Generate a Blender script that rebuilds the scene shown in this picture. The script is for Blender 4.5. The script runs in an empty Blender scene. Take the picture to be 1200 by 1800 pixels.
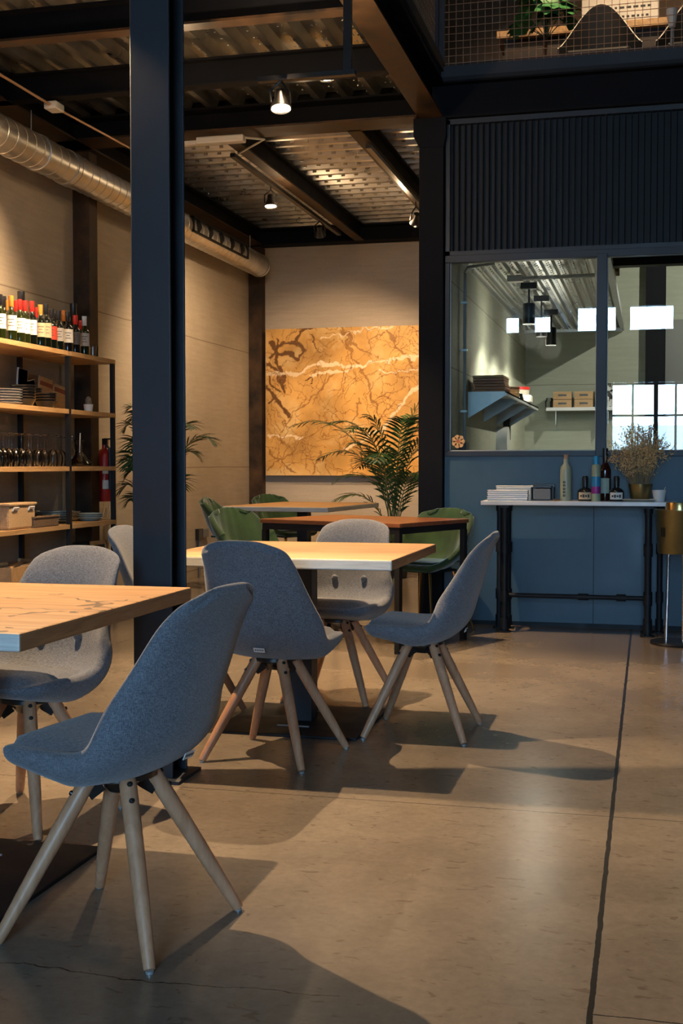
import bpy, bmesh, math, random
from mathutils import Vector, Matrix, noise as mnoise
from math import sin, cos, pi, radians, sqrt, atan, atan2
random.seed(7)
S = bpy.context.scene
COL = S.collection

# ---------------------------------------------------------------- camera
CAM = Vector((0, 0, 1.12)); FPX = 2142.0
YAW = atan(540/FPX); PIT = atan(85/FPX)
cd = bpy.data.cameras.new('camera'); cam = bpy.data.objects.new('camera', cd); COL.objects.link(cam)
cd.sensor_fit = 'VERTICAL'; cd.sensor_height = 36; cd.sensor_width = 24; cd.lens = FPX/1800*36
cd.clip_start = .05; cd.clip_end = 200
cam.location = CAM; cam.rotation_euler = (pi/2-PIT, 0, YAW)
S.camera = cam
# ---------------------------------------------------------------- colour
S.view_settings.view_transform = 'Standard'; S.view_settings.look = 'None'
S.view_settings.gamma = 1; S.view_settings.use_curve_mapping = False
S.view_settings.exposure = 0.0
# ---------------------------------------------------------------- sky
W = bpy.data.worlds.new('sky'); S.world = W; W.use_nodes = True
bg = W.node_tree.nodes['Background']; bg.inputs[0].default_value = (.36, .66, 1, 1); bg.inputs[1].default_value = 60
# ---------------------------------------------------------------- lamps' light and added fill lights
def spot(loc, target, watts, ang, blend=.35, col=(1, .69, .40), r=.014):
    l = bpy.data.lights.new('spot_light', 'SPOT'); l.energy = watts; l.spot_size = radians(ang); l.spot_blend = blend
    l.color = col; l.shadow_soft_size = r
    o = bpy.data.objects.new('spot_light', l); COL.objects.link(o); o.location = loc
    o.rotation_euler = (Vector(target)-Vector(loc)).to_track_quat('-Z', 'Y').to_euler()
    return o
def portal(loc, sx, sy, rot):
    l = bpy.data.lights.new('window_portal', 'AREA'); l.shape = 'RECTANGLE'; l.size = sx; l.size_y = sy
    l.cycles.is_portal = True
    o = bpy.data.objects.new('window_portal', l); COL.objects.link(o); o.location = loc; o.rotation_euler = rot
WARM = (1, .68, .38)
LAMP_B = Vector((-1.83, 6.0, 2.93)); LAMP_A = Vector((-2.3, 3.97, 3.0)); LAMP_C = Vector((-2.0, 7.56, 3.565))
LAMP_D = Vector((-3.12, 9.93, 3.30)); LAMP_E = Vector((-2.04, 10.8, 3.28)); LAMP_F = Vector((-3.1, 11.45, 3.33))
LAMP_W = Vector((-2.75, 6.72, 3.28))
def fill_point(loc, watts):  # added fill point, not light that escapes from a lamp
    l = bpy.data.lights.new('fill_light', 'POINT'); l.energy = watts; l.color = WARM; l.shadow_soft_size = .03
    o = bpy.data.objects.new('fill_light', l); COL.objects.link(o); o.location = loc
spot(LAMP_B-Vector((0, 0, .05)), (-1.45, 5.45, 0), 530, 82, .45)
spot(LAMP_A-Vector((0, 0, .05)), (-1.25, 2.95, 0), 520, 84, .3)
spot(LAMP_C-Vector((0, 0, .04)), (-1.7, 7.3, 0), 480, 66, .5)
spot((1.6, 4.2, 6.4), (.9, 2.6, 0), 100, 100, 1, WARM, .25)  # added soft fill over the nave floor, no lamp modelled
spot(LAMP_D-Vector((0, 0, .05)), (-3.95, 11.1, .9), 260, 125, .8)
spot(LAMP_E-Vector((0, .03, .05)), (-2.75, 12.95, 1.75), 420, 54, .9)
spot(LAMP_F+Vector((.1, .05, -.05)), (-3.3, 12.95, 1.6), 60, 90, .6)  # added back wall wash; the lamp at this point is unlit
spot(LAMP_W-Vector((0, 0, .05)), (-4.3, 6.5, 1.9), 800, 92, 1)
fill_point(LAMP_D+Vector((.12, 0, -.02)), 6); fill_point(LAMP_E+Vector((-.12, 0, -.02)), 6); fill_point(LAMP_B+Vector((.02, 0, .16)), 60); fill_point(LAMP_C+Vector((-.15, 0, -.10)), 2); fill_point(LAMP_W+Vector((.1, 0, 0)), 8)  # added fill near the track lamps, brightens the decks overhead
portal((.3, -5.98, 1.75), 1.9, 1.7, (pi/2, 0, 0))
portal((-.6, -5.98, 3.75), 6.0, .45, (pi/2, 0, 0))

# ================================================================ helpers
def at(u, v, ax, val):
    f = Vector((-sin(YAW), cos(YAW), 0)); r = Vector((cos(YAW), sin(YAW), 0)); z = Vector((0, 0, 1))
    d = (f*cos(PIT)-z*sin(PIT)) + r*(u-600)/FPX + (z*cos(PIT)+f*sin(PIT))*(900-v)/FPX
    return CAM + d*((val-CAM[ax])/d[ax])

class MB:
    def __init__(s): s.v = []; s.f = []; s.m = []; s.sm = []
    def add(s, vs, fs, mi=0, smooth=False):
        o = len(s.v); s.v += [tuple(x) for x in vs]
        for f in fs: s.f.append([i+o for i in f]); s.m.append(mi); s.sm.append(smooth)
        return s
    def box(s, x0, x1, y0, y1, z0, z1, mi=0):
        vs = [(x, y, z) for z in (z0, z1) for y in (y0, y1) for x in (x0, x1)]
        return s.add(vs, [(0, 2, 3, 1), (4, 5, 7, 6), (0, 1, 5, 4), (2, 6, 7, 3), (0, 4, 6, 2), (1, 3, 7, 5)], mi)
    def obox(s, c, dx, dy, dz, M=None, mi=0):
        M = M or Matrix.Identity(3)
        vs = [Vector(c)+M@Vector((x*dx/2, y*dy/2, z*dz/2)) for z in (-1, 1) for y in (-1, 1) for x in (-1, 1)]
        return s.add(vs, [(0, 2, 3, 1), (4, 5, 7, 6), (0, 1, 5, 4), (2, 6, 7, 3), (0, 4, 6, 2), (1, 3, 7, 5)], mi)
    def lathe(s, prof, c=(0, 0, 0), n=20, mi=0, M=None):
        vs = []; fs = []; c = Vector(c)
        for r, z in prof:
            for k in range(n):
                p = Vector((r*cos(2*pi*k/n), r*sin(2*pi*k/n), z)); vs.append(c+(M@p if M else p))
        for i in range(len(prof)-1):
            for k in range(n):
                a = i*n+k; b = i*n+(k+1) % n; fs.append((a, b, b+n, a+n))
        fs.append(tuple(range(n))[::-1]); fs.append(tuple((len(prof)-1)*n+k for k in range(n)))
        return s.add(vs, fs, mi, True)
    def tube(s, pts, r, n=8, mi=0, r2=None, cap=True):
        pts = [Vector(p) for p in pts]; vs = []; fs = []; L = len(pts); pu = None
        for i, p in enumerate(pts):
            t = (pts[min(i+1, L-1)]-pts[max(i-1, 0)]).normalized()
            if pu is None: u = t.cross(Vector((0, 0, 1)) if abs(t.z) < .9 else Vector((1, 0, 0))).normalized()
            else: u = (pu-t*pu.dot(t)).normalized()
            pu = u; w = t.cross(u); rr = r if r2 is None else r+(r2-r)*i/(L-1)
            if isinstance(r, (list, tuple)): rr = r[i]
            for k in range(n): a = 2*pi*k/n; vs.append(p+(u*cos(a)+w*sin(a))*rr)
        for i in range(L-1):
            for k in range(n): a = i*n+k; b = i*n+(k+1) % n; fs.append((a, a+n, b+n, b))
        if cap: fs.append(tuple(range(n))); fs.append(tuple((L-1)*n+k for k in range(n))[::-1])
        return s.add(vs, fs, mi, True)
    def prism(s, poly, ax, a, b, mi=0):
        """poly: 2D points in the two other axes, extruded along ax from a to b"""
        n = len(poly)
        def P(p, t):
            q = list(p); q.insert(ax, t); return q
        vs = [P(p, a) for p in poly]+[P(p, b) for p in poly]
        fs = [tuple(range(n)), tuple(range(2*n-1, n-1, -1))]+[(i, i+n, (i+1) % n+n, (i+1) % n) for i in range(n)]
        return s.add(vs, fs, mi)
    def build(s, name, mats, parent=None, bevel=0, sub=0, auto=40, loc=None, rz=0):
        me = bpy.data.meshes.new(name); me.from_pydata(s.v, [], s.f)
        if not isinstance(mats, (list, tuple)): mats = [mats]
        for m in mats: me.materials.append(m)
        for i, p in enumerate(me.polygons): p.material_index = s.m[i]; p.use_smooth = s.sm[i]
        bm = bmesh.new(); bm.from_mesh(me); bmesh.ops.recalc_face_normals(bm, faces=bm.faces[:]); bm.to_mesh(me); bm.free()
        me.update()
        if any(s.sm):
            try: me.set_sharp_from_angle(angle=radians(auto))
            except Exception: pass
        o = bpy.data.objects.new(name, me); COL.objects.link(o)
        if parent: o.parent = parent
        if loc: o.location = loc
        o.rotation_euler.z = rz
        if bevel:
            b = o.modifiers.new('bevel', 'BEVEL'); b.width = bevel; b.segments = 2; b.limit_method = 'ANGLE'; b.angle_limit = radians(50)
        if sub:
            m = o.modifiers.new('sub', 'SUBSURF'); m.levels = sub; m.render_levels = sub
        return o
def tag(o, label=None, cat=None, group=None, kind=None):
    if label: o['label'] = label
    if cat: o['category'] = cat
    if group: o['group'] = group
    if kind: o['kind'] = kind
    return o
def thing(name, label, cat, loc=(0, 0, 0), rz=0, group=None):
    o = bpy.data.objects.new(name, None); COL.objects.link(o); o.location = loc; o.rotation_euler = (0, 0, rz)
    o.empty_display_size = .1
    return tag(o, label, cat, group)
def dup(o, loc=None, rz=None, label=None, group=None, parent=None):
    src = [c for c in list(S.objects) if c.parent == o]
    c = o.copy(); COL.objects.link(c)
    if parent: c.parent = parent
    if loc is not None: c.location = loc
    if rz is not None: c.rotation_euler = (0, 0, rz)
    if label: c['label'] = label
    if group: c['group'] = group
    for ch in src: dup(ch, parent=c)
    return c
def struct(name, mb, m, **k): return tag(mb.build(name, m, **k), kind='structure')

# ================================================================ materials
def mat(name, col=(.5, .5, .5), rough=.5, metal=0, **k):
    m = bpy.data.materials.new(name); m.use_nodes = True; nt = m.node_tree; b = nt.nodes['Principled BSDF']
    b.inputs['Base Color'].default_value = (*col, 1); b.inputs['Roughness'].default_value = rough; b.inputs['Metallic'].default_value = metal
    for q, v in k.items(): b.inputs[q.replace('_', ' ')].default_value = v
    return m
class NT:
    def __init__(s, m): s.t = m.node_tree; s.b = s.t.nodes['Principled BSDF']; s.co = s.t.nodes.new('ShaderNodeTexCoord')
    def n(s, k, **a):
        x = s.t.nodes.new('ShaderNode'+k)
        for q, v in a.items(): setattr(x, q, v)
        return x
    def l(s, a, b): s.t.links.new(a, b)
    def coord(s, which='Object', scale=(1, 1, 1), rot=(0, 0, 0)):
        m = s.n('Mapping'); s.l(s.co.outputs[which], m.inputs[0]); m.inputs['Scale'].default_value = scale; m.inputs['Rotation'].default_value = rot
        return m.outputs[0]
    def noise(s, v, scale, detail=4, rough=.55, dist=0):
        x = s.n('TexNoise'); s.l(v, x.inputs['Vector']); x.inputs['Scale'].default_value = scale; x.inputs['Detail'].default_value = detail
        x.inputs['Roughness'].default_value = rough; x.inputs['Distortion'].default_value = dist; return x.outputs[0]
    def ramp(s, v, stops):
        r = s.n('ValToRGB'); s.l(v, r.inputs[0]); e = r.color_ramp.elements
        while len(e) < len(stops): e.new(.5)
        for x, (p, c) in zip(e, stops): x.position = p; x.color = (*c, 1) if len(c) == 3 else c
        return r.outputs[0]
    def mix(s, f, a, b, mode='MIX'):
        x = s.n('MixRGB', blend_type=mode)
        for i, q in ((0, f), (1, a), (2, b)):
            if isinstance(q, (int, float)): x.inputs[i].default_value = q
            elif isinstance(q, tuple): x.inputs[i].default_value = (*q, 1)
            else: s.l(q, x.inputs[i])
        return x.outputs[0]
    def math(s, op, a, b=0, c=None):
        x = s.n('Math', operation=op)
        for i, q in enumerate((a, b) if c is None else (a, b, c)):
            if isinstance(q, (int, float)): x.inputs[i].default_value = q
            else: s.l(q, x.inputs[i])
        return x.outputs[0]
    def bump(s, h, st=.3, d=.01):
        x = s.n('Bump'); x.inputs['Strength'].default_value = st; x.inputs['Distance'].default_value = d; s.l(h, x.inputs['Height']); s.l(x.outputs[0], s.b.inputs['Normal'])
    def base(s, c): s.l(c, s.b.inputs['Base Color'])
    def rough(s, c): s.l(c, s.b.inputs['Roughness'])
def noisy(name, a, b, scale=5, rough=.5, metal=0, bump=.1, sc=(1, 1, 1), bd=.005, r2=None, detail=5, **k):
    m = mat(name, a, rough, metal, **k); t = NT(m); v = t.coord(scale=sc)
    n = t.noise(v, scale, detail, .6); t.base(t.ramp(n, [(.3, a), (.7, b)]))
    if bump: t.bump(n, bump, bd)
    if r2 is not None: t.rough(t.ramp(n, [(.3, (rough,)*3), (.7, (r2,)*3)]))
    return m
def glassmat(name, tint=(1, 1, 1), ior=1.5, rough=0.0):
    m = bpy.data.materials.new(name); m.use_nodes = True; t = m.node_tree; t.nodes.clear()
    o = t.nodes.new('ShaderNodeOutputMaterial'); mx = t.nodes.new('ShaderNodeMixShader'); f = t.nodes.new('ShaderNodeFresnel'); f.inputs[0].default_value = ior
    a = t.nodes.new('ShaderNodeBsdfTransparent'); a.inputs[0].default_value = (*tint, 1); g = t.nodes.new('ShaderNodeBsdfGlossy'); g.inputs['Roughness'].default_value = rough
    t.links.new(f.outputs[0], mx.inputs[0]); t.links.new(a.outputs[0], mx.inputs[1]); t.links.new(g.outputs[0], mx.inputs[2]); t.links.new(mx.outputs[0], o.inputs[0])
    return m
def emit(name, col, st):
    m = mat(name, (0, 0, 0), .5); b = m.node_tree.nodes['Principled BSDF']; b.inputs['Emission Color'].default_value = (*col, 1); b.inputs['Emission Strength'].default_value = st
    return m

BLK = noisy('black_steel', (.004, .005, .007), (.009, .010, .013), 6, .5, .0, .15, r2=.7, Specular_IOR_Level=.35)
BEAMM = noisy('dark_beam_paint', (.003, .0035, .006), (.007, .008, .011), 3, .6, .0, .1, r2=.75, Specular_IOR_Level=.12)
NAVY = noisy('painted_steel', (.009, .012, .018), (.018, .022, .031), 3, .42, .0, .12, sc=(1, 1, .5), r2=.55)
BROWNSTEEL = noisy('brown_steel', (.008, .006, .005), (.085, .046, .022), 5, .5, 0, .1, r2=.7, Specular_IOR_Level=.25)
GALV = noisy('galvanised_sheet', (.36, .36, .34), (.58, .57, .53), 3.5, .25, .95, .08, r2=.40)
DUCT = noisy('duct_metal', (.52, .50, .46), (.66, .64, .6), 5, .30, .85, .05, r2=.42)
CHROME = mat('chrome', (.7, .7, .72), .12, 1)
STEEL = noisy('brushed_steel', (.42, .44, .45), (.52, .54, .55), 8, .38, .6, .03)
GOLD = noisy('brushed_brass', (.22, .195, .09), (.30, .265, .13), 8, .32, .9, .03)
GOLDLEG = mat('gold_metal', (.75, .52, .2), .25, 1)
WHITE = mat('white_ceramic', (.75, .74, .72), .25)
CREAM = mat('cream_plastic', (.72, .68, .6), .4)
BLACKC = mat('black_ceramic', (.012, .012, .014), .18)
BLKPL = mat('black_plastic', (.01, .01, .01), .35)
GREYPL = mat('grey_plastic', (.15, .15, .15), .45)
GLASS = glassmat('clear_glass', (.995, .998, .998), 1.55, .07)
PANE = glassmat('window_glass', (.95, .98, .96), 1.85)
TEXTM = mat('dark_ink', (.03, .03, .035), .6)
BULB = emit('lit_bulb', (1, .78, .5), 60)
KBULB = emit('kitchen_bulb', (1, .95, .85), 30)

def make_floor():
    m = mat('polished_concrete', (.3, .25, .2), .25); t = NT(m); v = t.coord()
    big = t.noise(v, .7, 5, .6, .4); mid = t.noise(v, 5, 6, .65, .6); fine = t.noise(v, 38, 5, .7)
    vs = t.coord(scale=(1.2, 5, 1), rot=(0, 0, .35)); sc = t.noise(vs, 7, 3, .8, 1.5)
    c = t.ramp(big, [(.3, (.165, .134, .102)), (.55, (.22, .180, .138)), (.75, (.265, .22, .17))])
    c = t.mix(.45, c, t.ramp(mid, [(.3, (.62, .62, .62)), (.7, (1.15, 1.12, 1.08))]), 'MULTIPLY')
    c = t.mix(.35, c, t.ramp(fine, [(.35, (.7, .7, .7)), (.65, (1.15, 1.15, 1.15))]), 'MULTIPLY')
    c = t.mix(.35, c, t.ramp(sc, [(.70, (1, 1, 1)), (.76, (.6, .56, .52))]), 'MULTIPLY')
    sp = t.noise(t.coord(scale=(1, 2.2, 1), rot=(0, 0, .5)), 17, 2, .5, .8); c = t.mix(.55, c, t.ramp(sp, [(.64, (1, 1, 1)), (.70, (.45, .4, .36))]), 'MULTIPLY')
    sx = t.n('SeparateXYZ'); t.l(t.co.outputs['Object'], sx.inputs[0])
    wob = t.noise(v, 9, 6, .75)
    def line(o, pos, w, amp, coord2=None):
        d = t.math('ADD', o, t.math('MULTIPLY', t.math('SUBTRACT', wob, .5), amp)); d = t.math('ABSOLUTE', t.math('SUBTRACT', d, pos))
        return t.math('LESS_THAN', d, w)
    j1 = line(sx.outputs[0], -.105, .0065, .012)
    j2 = line(sx.outputs[1], 3.92, .0022, .006); j3 = line(sx.outputs[1], 7.11, .0025, .006)
    j4 = line(sx.outputs[0], -3.2, .004, .01)
    right = t.math('GREATER_THAN', sx.outputs[0], -.11); j5 = t.math('MULTIPLY', line(sx.outputs[1], 2.49, .002, .02), right)
    left = t.math('LESS_THAN', sx.outputs[0], -.62); wob2 = t.noise(v, 3, 5, .6)
    d = t.math('ADD', sx.outputs[1], t.math('MULTIPLY', t.math('SUBTRACT', wob2, .5), .12)); d = t.math('ADD', d, t.math('MULTIPLY', sx.outputs[0], -.02))
    cr = t.math('MULTIPLY', t.math('LESS_THAN', t.math('ABSOLUTE', t.math('SUBTRACT', d, 2.45)), .0022), left)
    al = j1
    for q in (j2, j3, j4, j5, cr): al = t.math('MAXIMUM', al, q)
    c = t.mix(al, c, (.018, .014, .011)); t.base(c)
    t.rough(t.ramp(big, [(.3, (.21,)*3), (.7, (.29,)*3)]))
    h = t.math('SUBTRACT', t.math('MULTIPLY', mid, .25), t.math('MULTIPLY', al, 1.5)); t.bump(h, .12, .01)
    return m
FLOOR = make_floor()
def make_wall(name, a, b, joints=(), axis=1, vj=()):
    m = mat(name, a, .75); t = NT(m); v = t.coord()
    st = t.coord(scale=(.5, .5, 7)); n1 = t.noise(v, 1.1, 5, .6, .3); n2 = t.noise(st, 5, 5, .7, .4); n3 = t.noise(v, 40, 4, .6)
    c = t.ramp(n1, [(.3, a), (.7, b)]); c = t.mix(.5, c, t.ramp(n2, [(.3, (.78, .77, .75)), (.7, (1.1, 1.1, 1.1))]), 'MULTIPLY')
    c = t.mix(.2, c, t.ramp(n3, [(.3, (.8, .8, .8)), (.7, (1.1, 1.1, 1.1))]), 'MULTIPLY')
    sx = t.n('SeparateXYZ'); t.l(t.co.outputs['Object'], sx.inputs[0]); al = None
    w = t.math('MULTIPLY', t.math('SUBTRACT', t.noise(v, 2, 5, .7), .5), .02)
    for z in joints:
        q = t.math('LESS_THAN', t.math('ABSOLUTE', t.math('SUBTRACT', t.math('ADD', sx.outputs[2], w), z)), .005); al = q if al is None else t.math('MAXIMUM', al, q)
    for z in vj:
        q = t.math('LESS_THAN', t.math('ABSOLUTE', t.math('SUBTRACT', sx.outputs[axis], z)), .004); al = q if al is None else t.math('MAXIMUM', al, q)
    if al is not None: c = t.mix(t.math('MULTIPLY', al, .6), c, (.12, .09, .06))
    t.base(c); t.bump(n2, .15, .01); return m
CONC = make_wall('board_marked_concrete', (.37, .31, .235), (.46, .39, .30), (.08, 1.085, 2.34, 3.3), 1, (10.9,))
PLASTER = make_wall('painted_wall', (.45, .375, .29), (.49, .41, .325), ())
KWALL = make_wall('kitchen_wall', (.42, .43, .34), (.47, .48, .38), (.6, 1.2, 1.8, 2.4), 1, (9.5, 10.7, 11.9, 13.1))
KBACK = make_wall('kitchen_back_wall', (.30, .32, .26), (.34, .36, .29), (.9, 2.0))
BLUEP = noisy('blue_steel_panel', (.020, .055, .088), (.042, .092, .132), 1.6, .42, .0, .1, sc=(1.2, 1, .8), r2=.55, detail=7)
OUTER = mat('dark_plaster', (.05, .045, .04), .8)

def wood(name, a, b, c_, sc=(1.5, 16, 16), rough=.45, rotz=0, planks=0, cracks=0, bump=.15):
    m = mat(name, a, rough); t = NT(m); v = t.coord(scale=sc, rot=(0, 0, rotz)); n = t.noise(v, 1.6, 6, .62, 1.2)
    col = t.ramp(n, [(.25, a), (.5, b), (.75, c_)])
    n2 = t.noise(t.coord(scale=(sc[0]*2, sc[1]*5, sc[2]*5), rot=(0, 0, rotz)), 2, 3, .6); col = t.mix(.35, col, t.ramp(n2, [(.3, (.72, .7, .66)), (.7, (1.1, 1.1, 1.1))]), 'MULTIPLY')
    if planks:
        sx = t.n('SeparateXYZ'); t.l(t.co.outputs['Object'], sx.inputs[0]); f = t.math('FRACT', t.math('MULTIPLY', sx.outputs[1], 1/planks))
        q = t.math('GREATER_THAN', t.math('ABSOLUTE', t.math('SUBTRACT', f, .5)), .49); col = t.mix(t.math('MULTIPLY', q, .55), col, (.1, .05, .02))
    if cracks:
        vo = t.n('TexVoronoi', feature='DISTANCE_TO_EDGE'); vo.inputs['Scale'].default_value = 3.1
        wv = t.n('Mapping'); dn = t.n('TexNoise'); dn.inputs['Scale'].default_value = 6; t.l(t.co.outputs['Object'], dn.inputs['Vector'])
        ad = t.n('VectorMath', operation='ADD'); sc2 = t.n('VectorMath', operation='SCALE'); sc2.inputs['Scale'].default_value = .35
        t.l(dn.outputs['Color'], sc2.inputs[0]); t.l(t.coord(scale=(.8, 1.7, 1)), ad.inputs[0]); t.l(sc2.outputs[0], ad.inputs[1]); t.l(ad.outputs[0], vo.inputs['Vector'])
        k = t.math('LESS_THAN', vo.outputs['Distance'], .022); msk = t.math('GREATER_THAN', t.noise(t.coord(), 3.3, 3), .50)
        col = t.mix(t.math('MULTIPLY', t.math('MULTIPLY', k, msk), .8), col, (.03, .02, .012))
    t.base(col)
    if bump: t.bump(n, bump, .004)
    return m
OAK = wood('honey_timber', (.36, .19, .08), (.47, .27, .12), (.58, .37, .19), (1.2, 14, 14), .5, planks=.16)
OAKC = wood('cracked_honey_timber', (.40, .21, .09), (.52, .29, .13), (.64, .39, .20), (1.2, 12, 12), .5, planks=.2, cracks=1)
OAKSIDE = wood('timber_edge', (.22, .12, .055), (.34, .19, .09), (.42, .26, .13), (2, 2, 30), .6)
WHITEW = wood('whitewashed_timber', (.42, .40, .36), (.60, .59, .55), (.70, .69, .66), (2, 2, 26), .55)
BROWNT = wood('red_brown_timber', (.16, .055, .02), (.26, .09, .035), (.34, .13, .05), (2, 18, 18), .3)
BEECH = wood('beech', (.37, .175, .09), (.47, .24, .13), (.55, .31, .185), (14, 14, 1.6), .42, bump=.05)
SHELFW = wood('shelf_plank', (.34, .19, .08), (.48, .29, .13), (.58, .38, .19), (14, 1.6, 14), .5)
CRATEW = wood('crate_wood', (.36, .2, .09), (.46, .28, .13), (.55, .35, .18), (3, 12, 12), .6)
DARKW = wood('dark_wood', (.06, .028, .014), (.11, .052, .025), (.16, .08, .04), (3, 12, 12), .45)
REDW = wood('reddish_board', (.26, .09, .04), (.36, .14, .065), (.44, .2, .09), (3, 12, 12), .5)
def tweed(name, a, b):
    m = mat(name, a, .95); t = NT(m); t.b.inputs['Sheen Weight'].default_value = .25; t.b.inputs['Sheen Roughness'].default_value = .5
    n1 = t.noise(t.coord(scale=(1, .35, .12)), 900, 2, .6); n2 = t.noise(t.coord(scale=(.12, .12, 1)), 900, 2, .6); n3 = t.noise(t.coord(), 26, 4, .6)
    s_ = t.math('ADD', t.math('MULTIPLY', n1, .5), t.math('MULTIPLY', n2, .5))
    c = t.ramp(s_, [(.40, a), (.60, b)]); c = t.mix(.25, c, t.ramp(n3, [(.3, (.75, .75, .75)), (.7, (1.15, 1.15, 1.15))]), 'MULTIPLY')
    t.base(c); t.bump(s_, .5, .0015); return m
TWEED = tweed('grey_tweed', (.06, .068, .085), (.185, .195, .22))
VELVET = noisy('green_velvet', (.008, .034, .008), (.022, .07, .014), 9, .8, 0, .1, Sheen_Weight=.6, Sheen_Roughness=.4)
LEAF = noisy('palm_leaf', (.012, .05, .014), (.035, .10, .03), 14, .45, 0, 0)
LEAF2 = noisy('bright_leaf', (.02, .15, .03), (.04, .24, .06), 12, .45, 0, 0)
STEMG = noisy('palm_stalk', (.10, .13, .04), (.18, .2, .07), 10, .6, 0, 0)
RED = mat('red_paint', (.42, .02, .015), .3)
WICKER = noisy('wicker', (.38, .24, .12), (.60, .42, .24), 90, .8, 0, .8, sc=(1, 1, 2), bd=.006)
WICKD = noisy('dark_wicker', (.10, .06, .035), (.22, .14, .08), 80, .8, 0, .8, sc=(1, 1, 2), bd=.006)
CELADON = mat('pale_blue_ceramic', (.34, .42, .43), .25)
WMETAL = noisy('copper_wire', (.42, .2, .1), (.55, .28, .15), 20, .4, .7, 0)
TERRA = mat('dark_planter', (.05, .045, .04), .6)
DRY = noisy('dried_flower', (.62, .36, .13), (.85, .60, .30), 60, .9, 0, 0)

# ================================================================ room shell
struct('floor', MB().box(-4.6, 5.2, -6.3, 15.3, -.2, 0), FLOOR)
struct('wall_left', MB().box(-4.5, -4.3, -6, 13.2, 0, 3.75), CONC)
struct('wall_back', MB().box(-4.3, -1.56, 13.0, 13.2, 0, 3.75), PLASTER)
# partition between dining bay and kitchen: concrete outside, pale kitchen side
struct('wall_partition', MB().box(-1.56, -1.36, 8.58, 14.0, 0, 3.72), KWALL)
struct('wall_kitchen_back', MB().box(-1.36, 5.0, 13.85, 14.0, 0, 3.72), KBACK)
struct('wall_right', MB().box(5.0, 5.2, -6, 15, 0, 6.6), OUTER)
struct('wall_left_upper', MB().box(-4.6, -4.4, -6, 15, 3.75, 6.6), OUTER)
struct('wall_back_upper', MB().box(-4.4, 5.0, 14.9, 15.1, 3.72, 6.6), OUTER)
struct('ceiling', MB().box(-4.6, 5.2, -6.3, 15.1, 6.6, 6.8), OUTER)
# street front behind the camera with clerestory openings and a glazed front
fr = MB(); YF = (-6.2, -6.0)
ops = [(-2.62, -2.38), (-2.09, -1.80), (-1.30, -.62), (-.36, .40), (.75, 1.5)]
gx0, gx1 = -.68, 1.25
fr.box(-4.5, 5.2, *YF, 3.99, 6.6); fr.box(-4.5, 5.2, *YF, 2.61, 3.56)
xs = -4.5
for a, b in ops: fr.box(xs, a, *YF, 3.56, 3.99); xs = b
fr.box(xs, 5.2, *YF, 3.56, 3.99); fr.box(-4.5, gx0, *YF, 0, 2.61); fr.box(gx1, 5.2, *YF, 0, 2.61); fr.box(gx0, gx1, *YF, 0, .9)
struct('wall_front', fr, OUTER)
wf = MB()
for x in (-.68, -.30, .09, .46, .85, 1.23): wf.box(x-.02, x+.02+(.04 if x == .09 else 0), -6.15, -6.05, .9, 2.61)
for z in (.92, 2.0, 2.58): wf.box(gx0, gx1, -6.15, -6.05, z-.02, z+.02)
struct('window_1', wf, BLK)
# street outside: pavement and pale building
struct('ground_street', MB().box(-20, 20, -30, -6.3, -.2, -.02), mat('pavement', (.35, .34, .33), .8))
b = thing('street_building', 'pale building across the street mirrored in the kitchen glass', 'building', (0, -26, 0))
MB().box(-9, 9, 0, 4, 0, 2.3).build('facade', mat('pale_render', (.6, .55, .52), .8), b)
for x in (-2.2, .3, 2.6): MB().box(x, x+1.1, -.0, .06, 0, 2.0).box(x+.1, x+1.0, .05, .1, .1, 1.9, 1).build('shutter', [mat('shutter_red', (.5, .12, .1), .6), GREYPL], b)

# ---- corrugated decks
def deck(name, x0, x1, y0, y1, z, along, pitch=.2, h=.055, dim=True, m=GALV, dz=.12):
    mb = MB(); a, b = (y0, y1) if along == 'X' else (x0, x1); n = int((b-a)/pitch)+1; prof = []
    for i in range(n):
        s = a+i*pitch
        for t, q in ((0, 0), (.22, 0), (.34, h), (.88, h)): prof.append((min(s+t*pitch, b), z+q))
    prof.append((b, z)); vs = []; fs = []
    for (s, q) in prof:
        for e in ((x0, x1) if along == 'X' else (y0, y1)): vs.append((e, s, q) if along == 'X' else (s, e, q))
    for i in range(len(prof)-1): fs.append((2*i, 2*i+1, 2*i+3, 2*i+2))
    mb.add(vs, fs)
    if dim:
        la, lb = (x0, x1) if along == 'X' else (y0, y1)
        for i in range(n):
            for k in range(int((lb-la)/dz)):
                c = la+(k+.5+.25*(i % 2))*dz; s = a+i*pitch+.93*pitch
                if s > b-.1: continue
                p = (c, s, z+h*.45) if along == 'X' else (s, c, z+h*.45); q = (.030, .014, .022) if along == 'X' else (.014, .030, .022)
                mb.obox(p, *q)
                s2 = a+i*pitch+.6*pitch; p = (c, s2, z+h) if along == 'X' else (s2, c, z+h); mb.obox(p, q[0]*.8, q[1]*.8, .008)
    mb2 = mb
    return struct(name, mb2, m)
deck('ceiling_deck_near', -4.3, -1.5, 2.6, 8.42, 3.672, 'Y', .2, .065)
deck('ceiling_deck_far', -4.3, -1.56, 8.5, 13.0, 3.672, 'X', .2, .065)
struct('ceiling_mezzanine', MB().box(-4.4, -1.4, -6, 15, 3.825, 3.9), OUTER)
struct('ceiling_over_kitchen', MB().box(-1.4, 5, 8.5, 15, 3.78, 3.86), OUTER)
deck('ceiling_deck_kitchen', -1.36, 5, 8.55, 13.85, 3.66, 'X', .16, .05, False)
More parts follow.
